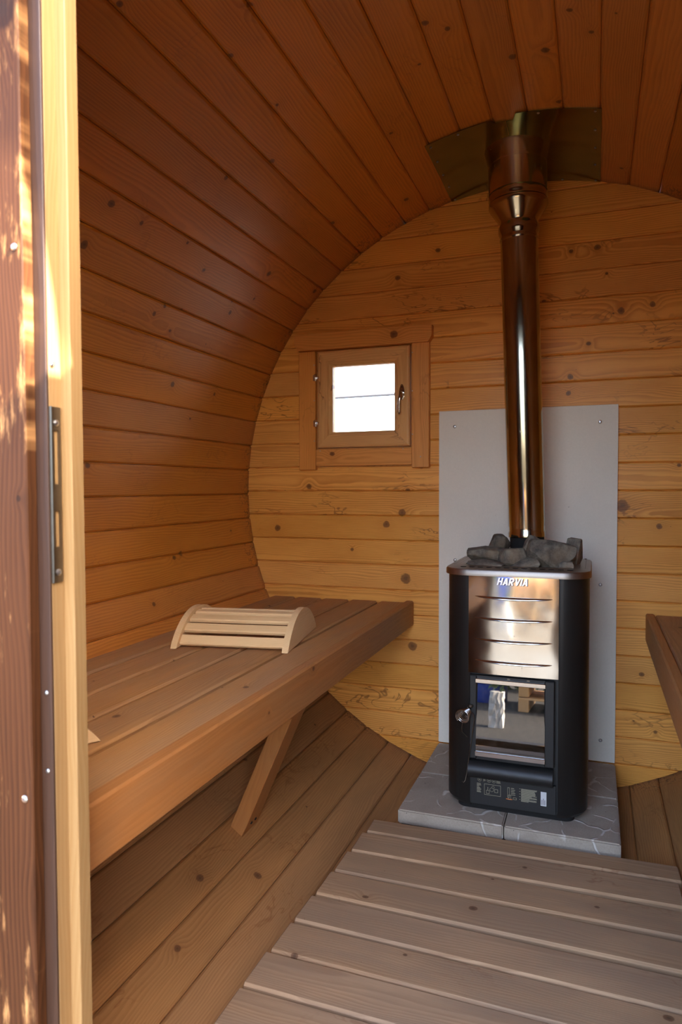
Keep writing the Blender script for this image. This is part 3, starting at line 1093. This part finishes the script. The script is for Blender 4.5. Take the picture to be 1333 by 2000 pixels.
# ------------------------------------------------------------------ stove
HX, HW = 0.041, 0.205
SF, SB = 2.065, 2.490
st = empty('sauna_stove', (HX, 2.28, 0.1445))
tag(st, 'black wood burning stove with a polished steel front', 'stove')


def rrect(hw, y0, y1, r, n=8, cx=HX):
    pts = []
    for (ox, oy, a0) in ((cx + hw - r, y0 + r, -90), (cx + hw - r, y1 - r, 0), (cx - hw + r, y1 - r, 90), (cx - hw + r, y0 + r, 180)):
        for i in range(n + 1):
            a = R_(a0 + 90 * i / n)
            pts.append((ox + r * math.cos(a), oy + r * math.sin(a)))
    return pts


# side panels: rounded shells left and right of the front
FX0, FX1 = -0.0915, 0.1655


def side_panel(sgn):
    r, n = 0.078, 10
    fx = FX0 if sgn < 0 else FX1
    xo = HX + sgn * HW
    pts = [(fx, SF + 0.001)]
    ox, oy = xo - sgn * r, SF + r
    for i in range(n + 1):
        a = R_(90 * i / n)
        pts.append((ox + sgn * r * math.sin(a), oy - r * math.cos(a)))
    pts += [(xo, SB - 0.03), (xo - sgn * 0.03, SB), (xo - sgn * 0.06, SB), (xo - sgn * 0.012, SB - 0.04), (xo - sgn * 0.012, oy)]
    for i in range(n, -1, -1):
        a = R_(90 * i / n)
        pts.append((ox + sgn * (r - 0.012) * math.sin(a), oy - (r - 0.012) * math.cos(a)))
    pts.append((fx, SF + 0.013))
    bm = B()
    # bottom corner rises a little towards the outside
    rings = []
    for k, z in enumerate((0.158, 0.172, 0.855)):
        ring = []
        for x, y in pts:
            s = 0.0 if k else 1.0
            inset = 0.010 * s
            ring.append(bm.verts.new((x - sgn * inset * (abs(x - HX) / HW) ** 2, y + inset * (1 if y < SF + 0.1 else 0), z)))
        rings.append(ring)
    m = len(pts)
    for a, b in zip(rings, rings[1:]):
        for i in range(m):
            bm.faces.new((a[i], a[(i + 1) % m], b[(i + 1) % m], b[i]))
    bm.faces.new(rings[0][::-1])
    bm.faces.new(rings[-1])
    return obj('side_panel', bm, m_black, st, smooth=True, angle=40)


side_panel(-1)
side_panel(1)
obj('rear_panel', box(HX - HW + 0.05, HX + HW - 0.05, SB - 0.012, SB, 0.165, 0.855), m_black, st)
# plinth
bm = add_prism(B(), rrect(HW - 0.035, SF + 0.020, SB - 0.02, 0.03), 0.1445, 0.162, 'Z')
obj('plinth', bm, m_soot_black, st)
# inner body behind the front: built round the firebox opening
GX0, GX1, GZ0_, GZ1_ = -0.068, 0.129, 0.318, 0.546
ib = B()
yb0, yb1 = SF + 0.016, SF + 0.045
add_box(ib, FX0 - 0.01, FX1 + 0.01, yb0, yb1, 0.162, GZ0_)
add_box(ib, FX0 - 0.01, FX1 + 0.01, yb0, yb1, GZ1_, 0.845)
add_box(ib, FX0 - 0.01, GX0, yb0, yb1, GZ0_, GZ1_)
add_box(ib, GX1, FX1 + 0.01, yb0, yb1, GZ0_, GZ1_)
obj('front_frame', ib, m_black2, st)
# firebox interior with ash
fb = B()
add_box(fb, GX0 - 0.03, GX1 + 0.03, SB - 0.10, SB - 0.085, 0.30, 0.56)
add_box(fb, GX0 - 0.04, GX0 - 0.03, yb1, SB - 0.09, 0.30, 0.56)
add_box(fb, GX1 + 0.03, GX1 + 0.04, yb1, SB - 0.09, 0.30, 0.56)
add_box(fb, GX0 - 0.04, GX1 + 0.04, yb1, SB - 0.09, 0.56, 0.57)
add_box(fb, GX0 - 0.04, GX1 + 0.04, yb1, SB - 0.09, 0.29, 0.30)
fbo = obj('firebox', fb, m_soot_black, st)
m_ash = plain('ash', lin(150, 144, 136), 0.95, var=0.25, scale=40, bump=0.8)
bm = B()
bmesh.ops.create_grid(bm, x_segments=18, y_segments=14, size=0.5)
ra = random.Random(3)
for v in bm.verts:
    v.co = Vector((HX - 0.01 + v.co.x * 0.22, 2.23 + v.co.y * 0.22, 0.315 + 0.03 * max(0, v.co.y + 0.3) + ra.uniform(0, 0.010)))
child('ash', bm, m_ash, fbo)
# steel front panel, bowed outwards
PZ0, PZ1 = 0.563, 0.8635


def bow(x):
    t = (x - (FX0 + FX1) / 2) / ((FX1 - FX0) / 2)
    return SF - 0.001 - 0.006 * (1 - t * t)


bm = B()
nx, nz = 24, 10
grid = []
for j in range(nz + 1):
    z = PZ0 + (PZ1 - PZ0) * j / nz
    grid.append([bm.verts.new((FX0 + (FX1 - FX0) * i / nx, bow(FX0 + (FX1 - FX0) * i / nx), z)) for i in range(nx + 1)])
for j in range(nz):
    for i in range(nx):
        bm.faces.new((grid[j][i], grid[j][i + 1], grid[j + 1][i + 1], grid[j + 1][i]))
r = bmesh.ops.extrude_face_region(bm, geom=list(bm.faces))
for e in r['geom']:
    if isinstance(e, bmesh.types.BMVert):
        e.co.y += 0.010
fp = obj('front_panel', bm, m_steel, st, smooth=True, angle=30)
# pressed louvre ridges
for zc in (0.7925, 0.7292, 0.6660, 0.6028):
    bm = B()
    n = 28
    xa, xb = -0.0725, 0.148
    rows = []
    for i in range(n + 1):
        t = i / n
        x = xa + (xb - xa) * t
        s = math.sin(math.pi * t) ** 0.6
        hgt = 0.0090 * s + 0.0005
        dp = 0.0080 * s + 0.0003
        y = bow(x)
        ring = [(y + 0.002, zc + 0.001), (y - 0.0004, zc + 0.001), (y - dp * 0.55, zc - hgt * 0.10), (y - dp * 0.95, zc - hgt * 0.34),
                (y - dp, zc - hgt * 0.6), (y - dp * 0.7, zc - hgt * 0.85), (y, zc - hgt), (y + 0.002, zc - hgt)]
        rows.append([bm.verts.new((x, a, b)) for a, b in ring])
    for p, q in zip(rows, rows[1:]):
        for k in range(8):
            bm.faces.new((p[k], p[(k + 1) % 8], q[(k + 1) % 8], q[k]))
    bm.faces.new(rows[0])
    bm.faces.new(rows[-1][::-1])
    child('louvre', bm, m_chrome, fp, smooth=True, angle=50)


# lettering on the panel: slanted block capitals built from strokes (unit height, shear added)
def letters(word, x0, x1, z0, z1, dep, lift, mat, name, dx=0.0, dz=0.0):
    TH = 0.25
    def st(p, q, w=TH):
        p, q = Vector(p), Vector(q)
        d = (q - p).normalized()
        n = Vector((-d.y, d.x)) * w / 2
        return [p + n, q + n, q - n, p - n]
    def vbar(x):
        return [Vector((x, 0)), Vector((x + TH, 0)), Vector((x + TH, 1)), Vector((x, 1))]
    def arc(cx, cz, r1, r2, n=8):
        out = []
        for i in range(n):
            a0, a1 = -math.pi / 2 + math.pi * i / n, -math.pi / 2 + math.pi * (i + 1) / n
            out.append([Vector((cx + r1 * 1.1 * math.cos(a0), cz + r1 * math.sin(a0))), Vector((cx + r1 * 1.1 * math.cos(a1), cz + r1 * math.sin(a1))),
                        Vector((cx + r2 * 1.1 * math.cos(a1), cz + r2 * math.sin(a1))), Vector((cx + r2 * 1.1 * math.cos(a0), cz + r2 * math.sin(a0)))])
        return out
    def hb(xa, xb, z, t=0.2):
        return [Vector((xa, z)), Vector((xb, z)), Vector((xb, z + t)), Vector((xa, z + t))]
    A = [[Vector((0, 0)), Vector((0.27, 0)), Vector((0.56, 1)), Vector((0.30, 1))], [Vector((0.60, 0)), Vector((0.86, 0)), Vector((0.58, 1)), Vector((0.34, 1))], hb(0.2, 0.66, 0.2, 0.18)]
    V = [[Vector((0, 1)), Vector((0.27, 1)), Vector((0.54, 0)), Vector((0.30, 0))], [Vector((0.60, 1)), Vector((0.86, 1)), Vector((0.56, 0)), Vector((0.32, 0))]]
    G = {'H': ([vbar(0), vbar(0.53), hb(0.2, 0.58, 0.4)], 0.78), 'A': (A, 0.86), 'V': (V, 0.86), 'I': ([vbar(0)], 0.25),
         'R': ([vbar(0), hb(0.2, 0.46, 0.82, 0.18), hb(0.2, 0.46, 0.38, 0.18)] + arc(0.45, 0.69, 0.31, 0.12) + [[Vector((0.26, 0.42)), Vector((0.52, 0.42)), Vector((0.80, 0)), Vector((0.52, 0))]], 0.80)}
    tot = sum(G[c][1] for c in word) + 0.07 * (len(word) - 1) + 0.28
    bm = B()
    cur = 0.0
    for c in word:
        for poly in G[c][0]:
            f, k = [], []
            for p in poly:
                wx = x0 + (cur + p.x + 0.28 * p.y) / tot * (x1 - x0) + dx
                wz = z0 + p.y * (z1 - z0) + dz
                f.append(bm.verts.new((wx, bow(wx) - lift - dep, wz)))
                k.append(bm.verts.new((wx, bow(wx) - lift, wz)))
            bm.faces.new(f)
            bm.faces.new(k[::-1])
            for i in range(4):
                bm.faces.new((f[i], k[i], k[(i + 1) % 4], f[(i + 1) % 4]))
        cur += G[c][1] + 0.07
    return child(name, bm, mat, fp)


m_logo = plain('logo_bright', lin(228, 225, 228), 0.35, 1.0, var=0.02)
m_logob = plain('logo_shadow', lin(46, 34, 34), 0.45, 0.4, var=0.02)
letters('HARVIA', -0.0085, 0.0835, 0.8285, 0.8495, 0.0012, 0.0004, m_logo, 'lettering')
letters('HARVIA', -0.0085, 0.0835, 0.8285, 0.8495, 0.0003, 0.0001, m_logob, 'lettering_shadow', 0.0022, -0.0010)  # dark offset copy painted as the shadow of the letters
screw(fp, (HX - 0.002, bow(HX) - 0.0005, 0.8585), (0, -1, 0), m_lock, 0.004, sub=True)

# fire door
DXa, DXb, DZa, DZb = -0.0885, 0.156, 0.304, 0.5555
bm = B()
yd0, yd1 = SF - 0.004, SF + 0.016
add_box(bm, DXa, GX0 + 0.002, yd0, yd1, DZa, DZb, 0.003)
add_box(bm, GX1 - 0.002, DXb, yd0, yd1, DZa, DZb, 0.003)
add_box(bm, GX0, GX1, yd0 + 0.003, yd1, DZa, GZ0_ + 0.006)
add_box(bm, GX0, GX1, yd0 + 0.003, yd1, GZ1_ - 0.006, DZb)
fd = obj('fire_door', bm, m_black2, st)
bm = B()
tl = 0.020
vs = [bm.verts.new(v) for v in ((GX0, yd0 - 0.008, GZ0_ + 0.004), (GX1, yd0 - 0.008, GZ0_ + 0.004), (GX1, yd0 - 0.008 + tl, GZ1_ - 0.004), (GX0, yd0 - 0.008 + tl, GZ1_ - 0.004))]
vs2 = [bm.verts.new(v.co + Vector((0, 0.004, 0))) for v in vs]
bm.faces.new(vs)
bm.faces.new(vs2[::-1])
for i in range(4):
    bm.faces.new((vs[i], vs2[i], vs2[(i + 1) % 4], vs[(i + 1) % 4]))
child('door_glass', bm, m_fglass, fd)
for z0, z1, yy in ((GZ1_ - 0.012, GZ1_ + 0.001, yd0 - 0.004), (GZ0_ - 0.001, GZ0_ + 0.013, yd0 - 0.012)):
    child('glass_clip', box(GX0 - 0.002, GX1 + 0.002, yy, yy + 0.014, z0, z1, 0.0012), m_chrome, fd)
for x in (0.022, 0.078):
    child('door_rivet', box(x, x + 0.008, yd0 + 0.001, yd0 + 0.004, DZb - 0.006, DZb - 0.002), m_lock, fd)
# spring handle: a conical coil on a pin
bm = B()
pv = Vector((-0.086, yd0 - 0.004, 0.452))
axis = Vector((-0.28, -1.0, -0.16)).normalized()
u_ = axis.orthogonal().normalized()
w_ = axis.cross(u_)
pts = []
turns = 8
for i in range(turns * 16 + 1):
    t = i / (turns * 16)
    a = t * turns * 2 * math.pi
    rr = 0.0085 + 0.0125 * t
    pts.append(pv + axis * (0.010 + 0.042 * t) + (u_ * math.cos(a) + w_ * math.sin(a)) * rr)
add_tube(bm, pts, 0.0013, 6)
hd = child('coil_handle', bm, m_chrome, fd, smooth=True, angle=80)
bm = add_tube(B(), [pv + Vector((0, 0.010, 0)), pv, pv + axis * 0.03, pv + axis * 0.055], 0.0042, 10)
add_lathe(bm, [(0.007, -0.004), (0.0085, -0.002), (0.0085, 0.002), (0.007, 0.004)], 14, pv + Vector((0.002, 0, 0.012)))
child('latch_pin', bm, m_lock, fd, smooth=True)
# ash drawer lip
bm = B()
rows = []
for x in (-0.0895, 0.1525):
    ring = []
    for i in range(13):
        a = R_(-100 + 200 * i / 12)
        ring.append(bm.verts.new((x, SF + 0.006 - 0.030 * math.cos(a), 0.272 + 0.026 * math.sin(a))))
    rows.append(ring)
for i in range(12):
    bm.faces.new((rows[0][i], rows[0][i + 1], rows[1][i + 1], rows[1][i]))
bm.faces.new(rows[0][::-1])
bm.faces.new(rows[1])
bm.faces.new((rows[0][0], rows[1][0], rows[1][-1], rows[0][-1]))
obj('ash_drawer', bm, m_black2, st, smooth=True, angle=50)
# lower plate with printed instructions and a paper sticker
yl = SF + 0.004
lp = obj('lower_plate', box(-0.090, 0.160, yl, yl + 0.012, 0.166, 0.25), m_black2, st)
pr = B()


def bar(x0, x1, z0, z1):
    add_box(pr, x0, x1, yl - 0.0004, yl, z0, z1)


def ringp(cx, cz, r, n=12, tw=0.0007):
    for i in range(n):
        a, b = 2 * math.pi * i / n, 2 * math.pi * (i + 1) / n
        q = [(cx + rr * math.cos(t), yl - 0.0004, cz + rr * math.sin(t)) for rr, t in ((r, a), (r, b), (r - tw, b), (r - tw, a))]
        pr.faces.new([pr.verts.new(v) for v in q])


def frame(x0, x1, z0, z1, tw=0.0007):
    bar(x0, x1, z0, z0 + tw)
    bar(x0, x1, z1 - tw, z1)
    bar(x0, x0 + tw, z0, z1)
    bar(x1 - tw, x1, z0, z1)


rp = random.Random(5)
zt = 0.2405
for i, cx in enumerate((-0.058, -0.044, -0.030, -0.016)):
    if i == 1:
        ringp(cx, zt, 0.0055, 3)
    else:
        ringp(cx, zt, 0.0055)
    bar(cx - 0.002, cx + 0.002, zt - 0.001, zt + 0.001)
for i in range(4):
    bar(-0.0085, 0.002 + rp.uniform(-0.003, 0.002), zt + 0.004 - i * 0.0028, zt + 0.005 - i * 0.0028)
for i in range(7):
    bar(-0.066, -0.056 + rp.uniform(-0.003, 0.003), 0.2275 - i * 0.0042, 0.2290 - i * 0.0042)
frame(-0.044, 0.004, 0.197, 0.2295)
frame(-0.038, -0.029, 0.2005, 0.211)
bar(-0.034, -0.033, 0.211, 0.221)
frame(-0.014, -0.004, 0.207, 0.217)
ringp(-0.022, 0.214, 0.006)
ringp(-0.018, 0.222, 0.004)
frame(0.024, 0.030, 0.198, 0.228)
frame(0.026, 0.034, 0.192, 0.206)
frame(0.040, 0.050, 0.194, 0.200)
for i in range(5):
    bar(0.034, 0.046 + rp.uniform(-0.004, 0.004), 0.226 - i * 0.0048, 0.2272 - i * 0.0048)
for i in range(15):
    z = 0.2285 - i * 0.0026
    bar(0.058, 0.061, z, z + 0.0010) if i % 3 == 0 else None
    bar(0.063, 0.108 - (rp.uniform(0, 0.024) if i % 3 == 2 else rp.uniform(0, 0.006)), z, z + 0.0012)
child('printed_instructions', pr, m_print, lp)
child('printed_arrow', box(0.020, 0.038, yl - 0.0005, yl, 0.1925, 0.1945), m_print2, lp)
stk = child('sticker', box(0.1185, 0.1345, yl - 0.0009, yl, 0.188, 0.229), m_sticker, lp)
bm = B()
for i in range(3):
    add_box(bm, 0.1212 + i * 0.0042, 0.1226 + i * 0.0042, yl - 0.0012, yl - 0.0009, 0.191, 0.206 + (i % 2) * 0.004)
child('sticker_lines', bm, m_ink, lp)

# top rim with dark discs for vent holes, and the rock tray
zr0, zr1 = 0.853, 0.872
outer = rrect(HW + 0.006, SF - 0.011, SB + 0.004, 0.075)
inner = rrect(HW - 0.048, SF + 0.052, SB - 0.05, 0.045)
bm = B()
n = len(outer)
mid_o = rrect(HW + 0.003, SF - 0.008, SB + 0.001, 0.073)
R0 = [bm.verts.new((x, y, zr0)) for x, y in outer]
R1 = [bm.verts.new((x, y, zr1 - 0.004)) for x, y in outer]
R2 = [bm.verts.new((x, y, zr1)) for x, y in mid_o]
R3 = [bm.verts.new((x, y, zr1 + 0.006)) for x, y in inner]
R4 = [bm.verts.new((x, y, zr1 - 0.03)) for x, y in inner]
R5 = [bm.verts.new((HX + (x - HX) * 0.985, y, zr0)) for x, y in rrect(HW + 0.002, SF - 0.007, SB, 0.072)]
for a, b in ((R0, R1), (R1, R2), (R2, R3), (R3, R4), (R5, R0)):
    for i in range(n):
        bm.faces.new((a[i], a[(i + 1) % n], b[(i + 1) % n], b[i]))
rim = obj('top_rim', bm, m_rim, st, smooth=True, angle=40)
bm = add_prism(B(), rrect(HW - 0.044, SF + 0.048, SB - 0.046, 0.045), 0.838, 0.846, 'Z')
obj('rock_tray', bm, m_soot_black, st)


def hole(x, y, r=0.0072, dz=0.0):
    bm = add_lathe(B(), [(r, 0.0), (r, 0.0012), (0.0001, 0.0012)], 12, (x, y, zr1 + 0.0003 - 0.0008 + dz))
    for v in bm.verts:
        v.co.x = x + (v.co.x - x) * 1.25
    child('vent_hole_disc', bm, m_soot_black, rim)  # flat black disc stands in for the shade inside a hole


for i in range(13):
    hole(-0.112 + i * 0.0255, SF + 0.026, 0.0072, 0.0031)
for sx_ in (-1, 1):
    for i in range(14):
        for q in range(2):
            hole(HX + sx_ * (HW - 0.014 - q * 0.016), SF + 0.10 + i * 0.0225 + q * 0.011, 0.0030, 0.0012 + q * 0.0018)

# wire poker hung beside the door
yk = SF - 0.013
pk = obj('wire_hook', add_tube(add_tube(B(), [(-0.0905, yk - 0.004, 0.462), (-0.097, yk - 0.006, 0.448), (-0.1035, yk - 0.004, 0.437), (-0.1085, yk - 0.002, 0.395), (-0.1075, yk - 0.002, 0.386), (-0.093, yk + 0.002, 0.370)], 0.0012, 6), [(-0.0905, yk - 0.004, 0.462), (-0.088, yk - 0.006, 0.4555), (-0.074, yk - 0.004, 0.4425), (-0.0715, yk, 0.428), (-0.080, yk, 0.36),
                                (-0.088, yk, 0.305), (-0.0935, yk, 0.262), (-0.0975, yk, 0.239), (-0.102, yk - 0.004, 0.2335), (-0.1065, yk - 0.006, 0.237)], 0.0013, 6), m_lock, smooth=True, angle=80)
tag(pk, 'thin bent wire hook hanging beside the stove door', 'hook')

# ------------------------------------------------------------------ stones
def rock(cx, cy, cz, sx, sy, sz, seed, label, tilt=0.0):
    """angular broken stone: a box-like block cut by random planes"""
    from mathutils import noise as mn
    r = random.Random(seed)
    bm = B()
    bmesh.ops.create_cube(bm, size=1.0)
    for i in range(13):
        n = Vector((r.gauss(0, 1), r.gauss(0, 1), r.gauss(0, 1))).normalized()
        d = r.uniform(0.37, 0.50)
        res = bmesh.ops.bisect_plane(bm, geom=list(bm.verts) + list(bm.edges) + list(bm.faces), plane_co=n * d, plane_no=n, clear_outer=True)
        bmesh.ops.holes_fill(bm, edges=[e for e in bm.edges if e.is_boundary])
    for v in bm.verts:
        v.co = Vector((v.co.x * sx * 1.12, v.co.y * sy * 1.12, v.co.z * sz * 1.12))
    bmesh.ops.remove_doubles(bm, verts=list(bm.verts), dist=0.0015)
    bmesh.ops.bevel(bm, geom=list(bm.edges), offset=min(sx, sy, sz) * 0.05, segments=1, affect='EDGES')
    bmesh.ops.triangulate(bm, faces=list(bm.faces))
    bmesh.ops.subdivide_edges(bm, edges=[e for e in bm.edges if e.calc_length() > 0.008], cuts=1)
    bmesh.ops.triangulate(bm, faces=list(bm.faces))
    for v in bm.verts:
        q = v.co * 60 + Vector((seed, 0, 0))
        v.co += v.co.normalized() * mn.noise(q) * min(sx, sy, sz) * 0.05
    o = obj('sauna_stone', bm, m_stone, None, (cx, cy, cz), (0, tilt, r.uniform(-0.3, 0.3)), smooth=True, angle=22)
    tag(o, label, 'stone', 'stones heaped on the stove')
    return o


rock(0.134, 2.180, 0.908, 0.118, 0.085, 0.080, 3, 'largest grey stone, lying in front right of the flue', 0.22)
rock(0.020, 2.185, 0.893, 0.085, 0.080, 0.072, 8, 'brownish block of stone in front of the flue, middle of the heap', -0.35)
rock(-0.066, 2.220, 0.900, 0.105, 0.090, 0.055, 21, 'flat long stone jutting out on the left of the heap', 0.12)
rock(-0.056, 2.142, 0.868, 0.100, 0.045, 0.045, 34, 'low dark stone at the front left of the stove rim', 0.18)
rock(-0.028, 2.270, 0.930, 0.066, 0.065, 0.058, 13, 'blocky stone on top at the back left, left of the flue', -0.1)
rock(0.056, 2.140, 0.866, 0.095, 0.050, 0.052, 55, 'dark wedge stone at the front middle just behind the vent holes', -0.35)
rock(0.078, 2.235, 0.925, 0.050, 0.045, 0.066, 62, 'small dark stone tucked between the flue and the two middle stones', 0.2)
rock(0.196, 2.265, 0.898, 0.052, 0.075, 0.105, 77, 'upright stone at the far right of the heap', 0.12)
rock(0.178, 2.165, 0.868, 0.056, 0.055, 0.046, 81, 'small stone at the front right corner under the largest stone', 0.0)
rock(0.132, 2.145, 0.858, 0.068, 0.040, 0.036, 99, 'low dark stone peeping out below the largest stone', 0.0)

# ------------------------------------------------------------------ flue
base = Vector((0.0535, 2.335, 0.90))
dirp = Vector((-0.0315, 0.0, 1.0)).normalized()
tilt = dirp.to_track_quat('Z', 'Y').to_matrix().to_4x4()
fl = empty('flue_pipe', base)
tag(fl, 'heat tinted steel flue pipe rising from the stove to the ceiling', 'pipe')


def lat(name, prof, mat, parent=fl, seg=64):
    bm = add_lathe(B(), [(r, z - base.z) for r, z in prof], seg, base, tilt)
    return obj(name, bm, mat, parent, smooth=True, angle=30)


lat('socket', [(0.052, 0.845), (0.054, 0.90), (0.054, 0.968)], m_soot_black)
lat('lower_pipe', [(0.0585, 0.952), (0.0592, 0.953), (0.0592, 0.966), (0.0570, 0.972), (0.0570, 0.982), (0.0582, 0.990), (0.0590, 1.35), (0.0592, 1.90), (0.0592, 1.925)], m_pipe)
lat('joint_ring', [(0.0592, 1.905), (0.0612, 1.909), (0.0612, 1.914), (0.0596, 1.918), (0.0596, 1.922), (0.0640, 1.932), (0.0650, 1.942), (0.0640, 1.952), (0.0600, 1.960), (0.0600, 1.964)], m_pipe)
lat('reducer', [(0.0600, 1.960), (0.0610, 1.968), (0.0900, 2.010), (0.0935, 2.018), (0.0935, 2.026), (0.0905, 2.030), (0.0905, 2.036), (0.0930, 2.041), (0.0930, 2.054), (0.0905, 2.060)], m_collar)
lat('collar', [(0.0915, 2.058), (0.0915, 2.145), (0.0918, 2.146)], m_collar)
lat('flange', [(0.0920, 2.144), (0.0935, 2.152), (0.0970, 2.180), (0.1040, 2.205), (0.1060, 2.215)], m_collar)


def ceil_plate(a0, a1, yfr, yfr2, ybk, label, hx):
    """thin sheet following the barrel just below the staves, notched round the flue"""
    bm = B()
    n, m = 26, 34
    r = RB - 0.0035
    grid = []
    for i in range(n + 1):
        t = i / n
        a = R_(a0 + (a1 - a0) * t)
        y0 = yfr + (yfr2 - yfr) * t
        if R_(88.7) < a < R_(92.0):
            y0 = 2.141
        grid.append([(Vector((r * math.cos(a), y0 + (ybk - y0) * j / m, ZC + r * math.sin(a)))) for j in range(m + 1)])
    V = [[bm.verts.new(p) for p in row] for row in grid]
    for i in range(n):
        for j in range(m):
            c = (grid[i][j] + grid[i + 1][j + 1]) / 2
            if (c.x - 0.0145) ** 2 + (c.y - base.y) ** 2 < 0.090 ** 2:
                continue
            bm.faces.new((V[i][j], V[i + 1][j], V[i + 1][j + 1], V[i][j + 1]))
    bmesh.ops.delete(bm, geom=[v for v in bm.verts if not v.link_faces], context='VERTS')
    rr = bmesh.ops.extrude_face_region(bm, geom=list(bm.faces))
    for e in rr['geom']:
        if isinstance(e, bmesh.types.BMVert):
            d = Vector((e.co.x, 0, e.co.z - ZC)).normalized()
            e.co += d * 0.0014
    am = R_((a0 + a1) / 2)
    root = empty('flashing_plate', (r * math.cos(am), base.y, ZC + r * math.sin(am)))
    tag(root, label, 'plate', 'steel plates round the flue')
    obj('sheet', bm, m_plate, root, smooth=True, angle=40)
    for a, y in hx:
        ra_ = R_(a)
        nrm = Vector((-math.cos(ra_), 0, -math.sin(ra_)))
        screw(root, Vector((0, y, ZC)) - nrm * (r - 0.0004), nrm, m_screw, 0.0042)
    return root


ceil_plate(103.0, 90.05, 2.150, 2.116, 2.597, 'left dull steel plate on the ceiling beside the flue collar',
           [(102.2, 2.17), (97.5, 2.150), (102.2, 2.27), (102.3, 2.37), (102.3, 2.47), (102.3, 2.585)])
ceil_plate(89.95, 75.9, 2.106, 2.100, 2.597, 'right dull steel plate on the ceiling beside the flue collar',
           [(76.8, 2.115), (76.8, 2.225), (76.8, 2.34), (76.8, 2.46), (76.7, 2.585), (82.5, 2.585), (85.0, 2.118)])

# ------------------------------------------------------------------ outdoors
GZ = -0.22
gr = obj('floor_outside', box(-14, 14, -16, 18, GZ - 0.05, GZ), m_pave)
tag(gr, kind='structure')
for y in (1.1, 2.3):
    bm = B()
    pts = [(-0.75, GZ), (0.75, GZ), (0.75, -0.02 + 0.25)]
    n = 16
    arc = []
    for i in range(n + 1):
        x = 0.75 - 1.5 * i / n
        arc.append((x, ZC - math.sqrt((RB + 0.061) ** 2 - x * x)))
    add_prism(bm, [(-0.75, GZ), (0.75, GZ)] + arc, y - 0.04, y + 0.04, 'Y')
    o = obj('cradle', bm, m_outer)
    tag(o, kind='structure')
# overhead cable seen through the pane
cb = add_tube(B(), [(-14 + i * 1.5, 10.0, 2.487 + 0.0098 * (-14 + i * 1.5 + 3) + 0.0006 * ((i - 8) ** 2 - 1)) for i in range(16)], 0.022, 6)
o = obj('overhead_cable', cb, m_cable)
tag(o, 'thin dark cable crossing the white sky outside the window', 'cable')
# things mirrored in the stove door: stone planter, pallets, blue drum, and an added dark hedge
PX, PY = -0.52, -2.1
pl = empty('stone_planter', (PX, PY, GZ))
tag(pl, 'white stone planter with a shrub, mirrored in the stove glass', 'planter')
bm = B()
rq = random.Random(9)
bmesh.ops.create_cube(bm, size=1)
bmesh.ops.subdivide_edges(bm, edges=list(bm.edges), cuts=5, use_grid_fill=True)
for v in bm.verts:
    v.co = Vector((PX + v.co.x * 0.11, PY + v.co.y * 0.11, GZ + 0.15 + v.co.z * 0.30)) + Vector((rq.uniform(-1, 1), rq.uniform(-1, 1), 0)) * 0.012
obj('stone_block', bm, m_wstone, pl)
bm = B()


def leaves(bm, c, rad, n, size):
    for i in range(n):
        d = Vector((rq.gauss(0, 1), rq.gauss(0, 1), rq.gauss(0, 1))).normalized() * rq.uniform(0.3, 1.0)
        p = Vector(c) + Vector((d.x * rad[0], d.y * rad[1], d.z * rad[2]))
        u1 = Vector((rq.gauss(0, 1), rq.gauss(0, 1), rq.gauss(0, 1))).normalized() * size
        u2_ = u1.orthogonal().normalized() * size * 0.45
        bm.faces.new([bm.verts.new(p + q) for q in (u1, u2_, -u1, -u2_)])


leaves(bm, (PX, PY, GZ + 0.42), (0.10, 0.10, 0.13), 120, 0.035)
lf = obj('foliage', bm, m_leaf, pl)
lf['kind'] = 'stuff'
pt = empty('pallet_stack', (0.15, -3.7, GZ))
tag(pt, 'stack of wooden pallets, mirrored in the stove glass', 'pallet')
for k in range(4):
    z = GZ + 0.15 * k
    for i in range(6):
        board('deck_board', pt, (0.15, -4.1 + i * 0.16, z + 0.142), (1, 0, 0), (0, 0, 1), 1.2, 0.10, 0.02, m_pallet, 0.002)
    for x in (-0.40, 0.15, 0.70):
        board('bearer', pt, (x, -3.7, z + 0.121), (0, 1, 0), (0, 0, 1), 0.9, 0.10, 0.118, m_pallet, 0.002)
bl = obj('blue_drum', add_lathe(B(), [(0.21, 0), (0.22, 0.02), (0.22, 0.20), (0.23, 0.21), (0.23, 0.24), (0.22, 0.25), (0.22, 0.42), (0.23, 0.43), (0.23, 0.46), (0.22, 0.47), (0.22, 0.60), (0.19, 0.63)], 32, (-0.85, -3.9, GZ)), m_blue, smooth=True)
tag(bl, 'blue plastic drum, mirrored in the stove glass', 'drum')
hg_ = empty('backdrop_hedge', (-1.0, -5.4, GZ))
tag(hg_, 'low dark hedge added behind the pallets to darken the stove glass reflection', 'backdrop_hedge')
bm = B()
leaves(bm, (-1.0, -5.4, GZ + 0.38), (2.2, 0.35, 0.40), 1600, 0.08)
lf = obj('foliage', bm, m_leaf, hg_)
lf['kind'] = 'stuff'
